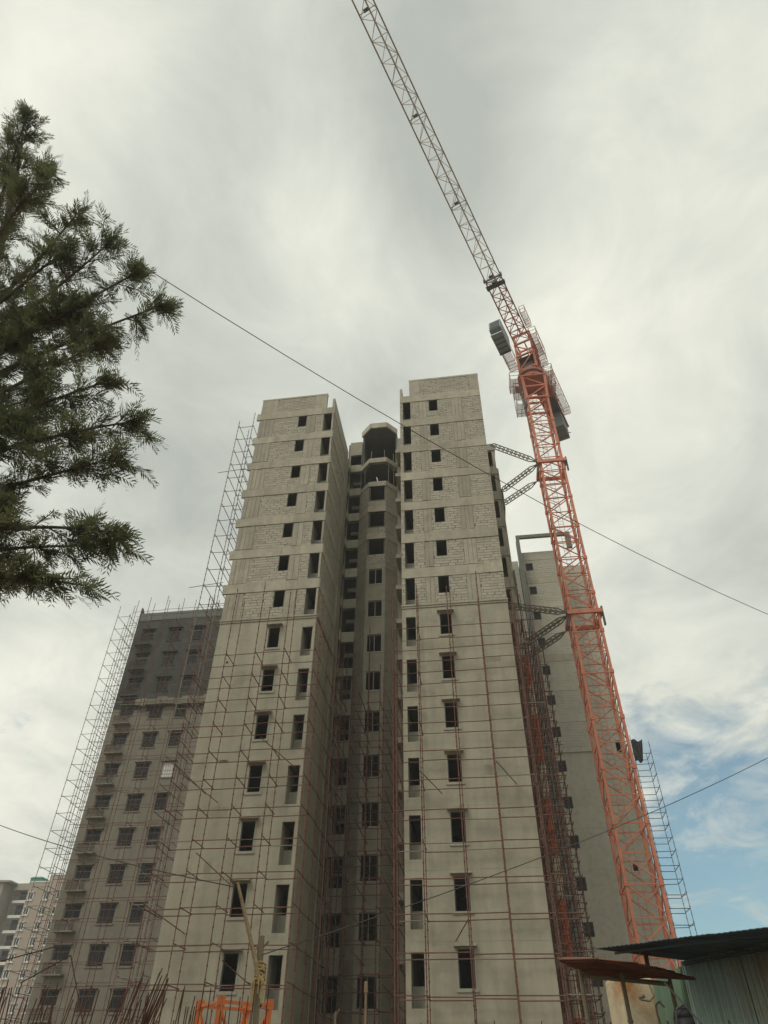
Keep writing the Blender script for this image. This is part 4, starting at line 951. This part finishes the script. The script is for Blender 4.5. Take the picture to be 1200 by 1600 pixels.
# ------------------------------------------------------------------ spare orange mast section on the ground
SP = thing('lattice_mast_section', 'bright orange lattice mast section standing on the ground at the bottom', 'crane section', (-5.25, 16.6, GZ))
ang = math.radians(42); hw = .53; zt = 1.66
def SPp(a, b_, z): return (-5.42+math.cos(ang)*a-math.sin(ang)*b_, 16.6+math.sin(ang)*a+math.cos(ang)*b_, z)
cr = [(-hw, -hw), (hw, -hw), (hw, hw), (-hw, hw)]
for a, c in cr:
    b = MB(); b.tube(SPp(a, c, GZ), SPp(a, c, zt), .075, 4); b.hexa([SPp(a+s*.066, c+t_*.066, zt-.16) for s, t_ in ((-1, -1), (1, -1), (1, 1), (-1, 1))]+[SPp(a+s*.066, c+t_*.066, zt+.01) for s, t_ in ((-1, -1), (1, -1), (1, 1), (-1, 1))]); part('chord', b, 'orange2', SP)
for i in range(4):
    (a, c), (a2, c2) = cr[i], cr[(i+1) % 4]; b = MB()
    for j in range(3):
        z1, z0 = zt-.09-j*1.05, zt-.09-(j+1)*1.05
        b.tube(SPp(a, c, z1), SPp(a2, c2, z1), .038, 4); m_ = ((a+a2)/2, (c+c2)/2)
        b.tube(SPp(a, c, z1-.08), SPp(*m_, z0), .034, 4); b.tube(SPp(a2, c2, z1-.08), SPp(*m_, z0), .034, 4)
    part('lacing', b, 'orange2', SP)
b = MB(); b.tube(SPp(.2, -hw, zt-.06), SPp(.2, -hw-.22, zt-.12), .06, 7); b.tube(SPp(.14, -hw-.1, zt-.14), SPp(.28, -hw-.13, zt-.1), .04, 6); tag(part('cable_coil', b, 'black'), 'small black cable coil hung on the orange lattice section', 'coil')

# ------------------------------------------------------------------ reinforcement bars
def rebar_bundle(name, label, group, bars, cat='rebar', barr=.0075):
    xs = [p[0] for p, q in bars]; ys = [p[1] for p, q in bars]
    root = thing(name, label, cat, (sum(xs)/len(xs), sum(ys)/len(ys), GZ), group)
    for p, q in bars: rod('bar', p, q, barr, 'rebar', root)
    return root
def fan(cx, cy, n_, w, ztop, lean, spread):
    out = []
    for i in range(n_):
        x = cx+R.uniform(-w, w); y = cy+R.uniform(-w, w)*.6; zt_ = ztop*R.uniform(.8, 1.03)+.0
        out.append(((x, y, GZ), (x+lean+R.uniform(-spread, spread), y+R.uniform(-.15, .15), zt_)))
    return out
G_ = 'bundles of rusty starter bars at the bottom left'
rebar_bundle('rebar_bundle', 'sparse rusty starter bars before the beige block at the far left corner', G_, fan(-6.45, 10, 16, .45, 1.2, .05, .3)+[((-6.2, 10, 1.2), (-5.6, 10, 1.5)), ((-5.6, 10, 1.5), (-5.1, 10, .6)), ((-6.75, 9.8, 1.35), (-5.9, 10.1, 1.62))])
rebar_bundle('rebar_bundle', 'tall crossing rusty starter bars before the left edge of the dark block', G_, fan(-5.6, 10, 18, .5, 1.2, .0, .55))
rebar_bundle('rebar_bundle', 'thick sheaf of rusty starter bars fanning right below the dark block', G_, fan(-5.3, 10.4, 22, .35, 1.35, .75, .3))
rebar_bundle('rebar_bundle', 'upright rusty starter bars at the lower left corner of the left wing', G_, fan(-4.65, 10.6, 15, .55, 1.2, .12, .2))
def row(x0, x1, y, n_, z0, z1, label, grp):
    bars = []
    for i in range(n_):
        x = x0+(x1-x0)*(i+R.uniform(-.35, .35))/max(1, n_-1); z = R.uniform(z0, z1); bars.append(((x, y+R.uniform(-.1, .1), GZ), (x+R.uniform(-.04, .06), y+R.uniform(-.1, .1), z)))
    rebar_bundle('rebar_row', label, grp, bars)
G2 = 'rows of starter bars along the bottom'
row(-5.2, -3.3, 12, 24, .85, 1.45, 'thin starter bars in front of the orange lattice section', G2)
row(-3.2, -1.2, 13, 20, .75, 1.2, 'thin starter bars below the octagonal bay', G2)
row(-.9, 1.3, 13, 26, .78, 1.05, 'short starter bars lined up below the right wing', G2)
row(.85, 1.75, 7.0, 14, .42, .56, 'short starter bars before the cream tank and the shed wall', G2)

# ------------------------------------------------------------------ shed with awning on the right
SHD = thing('corrugated_shed', 'shed of weathered grey green corrugated sheets under a dark overhanging roof', 'shed', (3.2, 8.4, GZ))
D, Cc = Vector((2.05, 9.5, 0)), Vector((4.6, 5.78, 0))
ex = (Cc-D).normalized(); ey = Vector((-ex.y, ex.x, 0))           # ey points away from the camera side
def corr(mb, P0, ux, L, z0, z1, pitch=.076, amp=.014, nrm=None, ztop=None):
    n_ = int(L/pitch*4); prev = None
    for i in range(n_+1):
        s = L*i/n_; o = amp*math.sin(2*math.pi*s/pitch); p = P0+ux*s+nrm*o; zt_ = z1 if ztop is None else ztop(s)
        if prev is not None: mb.poly([(prev[0].x, prev[0].y, z0), (p.x, p.y, z0), (p.x, p.y, zt_), (prev[0].x, prev[0].y, prev[1])])
        prev = (p, zt_)
Lw = (Cc-D).length; k = 0; s = 0
while s < Lw:
    l = min(.82, Lw-s); b = MB(); corr(b, D+ex*s+ey*(.012*(k % 2)), ex, l, GZ, 1.285, nrm=ey); o = part('wall_sheet', b, 'sheet', SHD, smooth=True); so = o.modifiers.new('thick', 'SOLIDIFY'); so.thickness = .004
    s += .78; k += 1
E2 = Vector((1.93, 11.2, 0)); l2 = (E2-D).length; ux = (E2-D).normalized()
for i in range(2):
    b = MB(); corr(b, D+ux*(i*l2/2+.01), ux, l2/2, GZ, 1.24, nrm=Vector((-ux.y, ux.x, 0))); o = part('end_sheet', b, 'greensheet', SHD, smooth=True); so = o.modifiers.new('thick', 'SOLIDIFY'); so.thickness = .004
# roof sheets: eave A-B hangs out over the camera side
A_, B_ = Vector((1.10, 9.13, 1.36)), Vector((3.35, 5.21, 1.03))
Di, Bi = Vector((2.05, 9.5, 1.30)), Vector((4.6, 5.78, 1.30))
def roofpt(u, v): return A_.lerp(B_, u).lerp(A_.lerp(B_, u)+(Di.lerp(Bi, u)-A_.lerp(B_, u))*3.2, v)
for i in range(5):
    b = MB(); m_ = 40; prev = None
    for q in range(m_+1):
        u = (i+(q/m_)*1.03)/5.15; o = .004*math.sin(2*math.pi*q/m_*12)+.004*(i % 2); a0, a1 = roofpt(u, -.005*R.random()), roofpt(u, 1); a0.z += o; a1.z += o
        if prev: b.poly([prev[0], a0, a1, prev[1]])
        prev = (a0, a1)
    o = part('roof_sheet', b, 'roof', SHD, smooth=True); so = o.modifiers.new('thick', 'SOLIDIFY'); so.thickness = .006
b = MB(); b.tube(roofpt(.02, .30)-Vector((0, 0, .05)), roofpt(1, .30)-Vector((0, 0, .05)), .02, 4); b.tube(roofpt(.02, .05)-Vector((0, 0, .03)), roofpt(1, .05)-Vector((0, 0, .03)), .014, 4); part('purlin', b, 'roof', SHD)
p = roofpt(.06, .12); b = MB(); b.box(p.x-.02, p.x+.02, p.y-.02, p.y+.02, p.z-.22, p.z+.03); b.box(p.x-.05, p.x+.05, p.y-.04, p.y+.04, p.z-.03, p.z+.05); part('roof_bracket', b, 'rustsheet', SHD)
AW = thing('rusty_awning', 'rust brown corrugated awning sheet on bamboo posts in front of the cream tank', 'awning', (1.35, 8.7, GZ))
Lp, Up, Bp, Rp = Vector((.585, 7.95, 1.10)), Vector((1.38, 8.35, 1.115)), Vector((1.12, 9.3, 1.10)), Vector((2.16, 9.35, 1.10))
for i in range(3):
    b = MB(); m_ = 20; prev = None
    for q in range(m_+1):
        v = (i+q/m_*1.04)/3.12; o = .012*math.sin(2*math.pi*q/m_*5)+.007*(i % 2)
        e0 = R.uniform(-.015, .015); a0 = Lp.lerp(Bp, v); a1 = Up.lerp(Rp, v+e0); a0.z += o; a1.z += o; mid = a0.lerp(a1, .5)+Vector((0, 0, .02))
        if prev: b.poly([prev[0], a0, mid, prev[1]]); b.poly([prev[1], mid, a1, prev[2]])
        prev = (a0, mid, a1)
    o = part('awning_sheet', b, 'rustsheet', AW, smooth=True); so = o.modifiers.new('thick', 'SOLIDIFY'); so.thickness = .005
for p, q in (((.86, 8.5, GZ), (.83, 8.5, 1.09)), ((1.30, 8.75, GZ), (1.27, 8.75, 1.09)), ((1.80, 9.05, GZ), (1.83, 9.2, 1.09))):
    b = MB(); b.tube(p, q, .026, 7, .021)
    for f in (.3, .55, .72, .85): c = Vector(p).lerp(Vector(q), f); b.tube(c-Vector((0, 0, .012)), c+Vector((0, 0, .012)), .029, 7)
    part('awning_post', b, 'post', AW)
b = MB(); b.tube((.86, 8.5, 1.04), (1.83, 9.2, 1.04), .024, 6); part('awning_beam', b, 'post', AW)
TK = thing('cream_tank', 'cream painted upright metal tank streaked with orange rust under the awning', 'tank', (1.23, 10.0, GZ))
b = MB(); n_ = 40; rings = [(GZ, 1.0), (1.155, 1.0), (1.18, .97), (1.19, .9), (1.195, .3)]
def sq(t, s): c, sn = math.cos(t), math.sin(t); f = (abs(c)**9+abs(sn)**9)**(-1/9); return (1.53+.22*s*f*c*math.cos(.3)-.22*s*f*sn*math.sin(.3), 10.1+.22*s*f*c*math.sin(.3)+.22*s*f*sn*math.cos(.3))
for (za, sa), (zb_, sb) in zip(rings, rings[1:]):
    for i in range(n_):
        t0, t1 = 2*math.pi*i/n_, 2*math.pi*(i+1)/n_; b.poly([(*sq(t0, sa), za), (*sq(t1, sa), za), (*sq(t1, sb), zb_), (*sq(t0, sb), zb_)])
b.poly([(*sq(2*math.pi*i/n_,  .3), 1.19) for i in range(n_)]); part('tank_body', b, 'cream', TK, smooth=True)
b = MB(); b.tube((1.42, 10.0, 1.15), (1.42, 10.0, 1.24), .03, 8); b.tube((1.38, 10.0, 1.22), (1.5, 10.0, 1.22), .018, 6); part('tank_vent', b, 'rustsheet', TK)
b = MB(); b.path([Vector((1.72, 9.85, 1.12)), Vector((1.74, 9.8, 1.0)), Vector((1.68, 9.78, .95)), Vector((1.58, 9.76, .96))], .010, 6); b.tube((1.57, 9.8, .98), (1.63, 9.77, 1.0), .02, 8); part('tank_pipe', b, 'post', TK)
b = MB(); pr = [(0, .085), (.25, .09), (1.6, .095), (2.1, .092), (2.2, .085), (2.26, .065), (2.29, .03)]
for (h0, r0), (h1, r1) in zip(pr, pr[1:]): 
    f0, f1 = h0/2.31, h1/2.31; b.tube(Vector((1.62, 7.35, GZ+h0)).lerp(Vector((1.53, 7.5, GZ+h0)), f0), Vector((1.62, 7.35, GZ+h1)).lerp(Vector((1.53, 7.5, GZ+h1)), f1), r0, 12, r1)
tag(part('tarpaulin_roll', b, 'black', smooth=True), 'rolled black plastic sheet standing upright against the shed wall', 'tarpaulin roll')
b = MB(); b.path([Vector((1.46, 7.45, -.2)), Vector((1.43, 7.4, .45)), Vector((1.47, 7.4, .66)), Vector((1.55, 7.42, .70))], .008, 5); b.path([Vector((1.60, 8.3, .95)), Vector((1.68, 7.9, .7)), Vector((1.80, 7.6, .45)), Vector((1.95, 7.4, .1))], .008, 5)
tag(part('hose', b, 'wire'), 'thin black hose looping beside the rolled black plastic', 'hose')
b = MB(); b.path([Vector((1.66, 8.9, -.6)), Vector((1.62, 8.9, .4)), Vector((1.575, 8.9, .75)), Vector((1.58, 8.9, .83)), Vector((1.62, 8.9, .86)), Vector((1.66, 8.9, .81))], .011, 6)
tag(part('bent_pipe', b, 'greypole'), 'bent grey pipe with hooked end before the dark green sheet', 'pipe')

# ------------------------------------------------------------------ air
hz_b = MB(); hz_b.box(-905, 905, -905, 905, -2.6, 66)
hzm = bpy.data.materials.new('pale_haze'); hzm.use_nodes = True; nt = hzm.node_tree; nt.nodes.clear()
ho = nt.nodes.new('ShaderNodeOutputMaterial'); pv = nt.nodes.new('ShaderNodeVolumePrincipled'); nt.links.new(pv.outputs[0], ho.inputs['Volume'])
pv.inputs['Color'].default_value = (0.93, 0.95, 0.95, 1); pv.inputs['Density'].default_value = HAZE; pv.inputs['Anisotropy'].default_value = 0.0
M['haze'] = hzm
tag(part('haze', hz_b, 'haze'), kind='stuff')
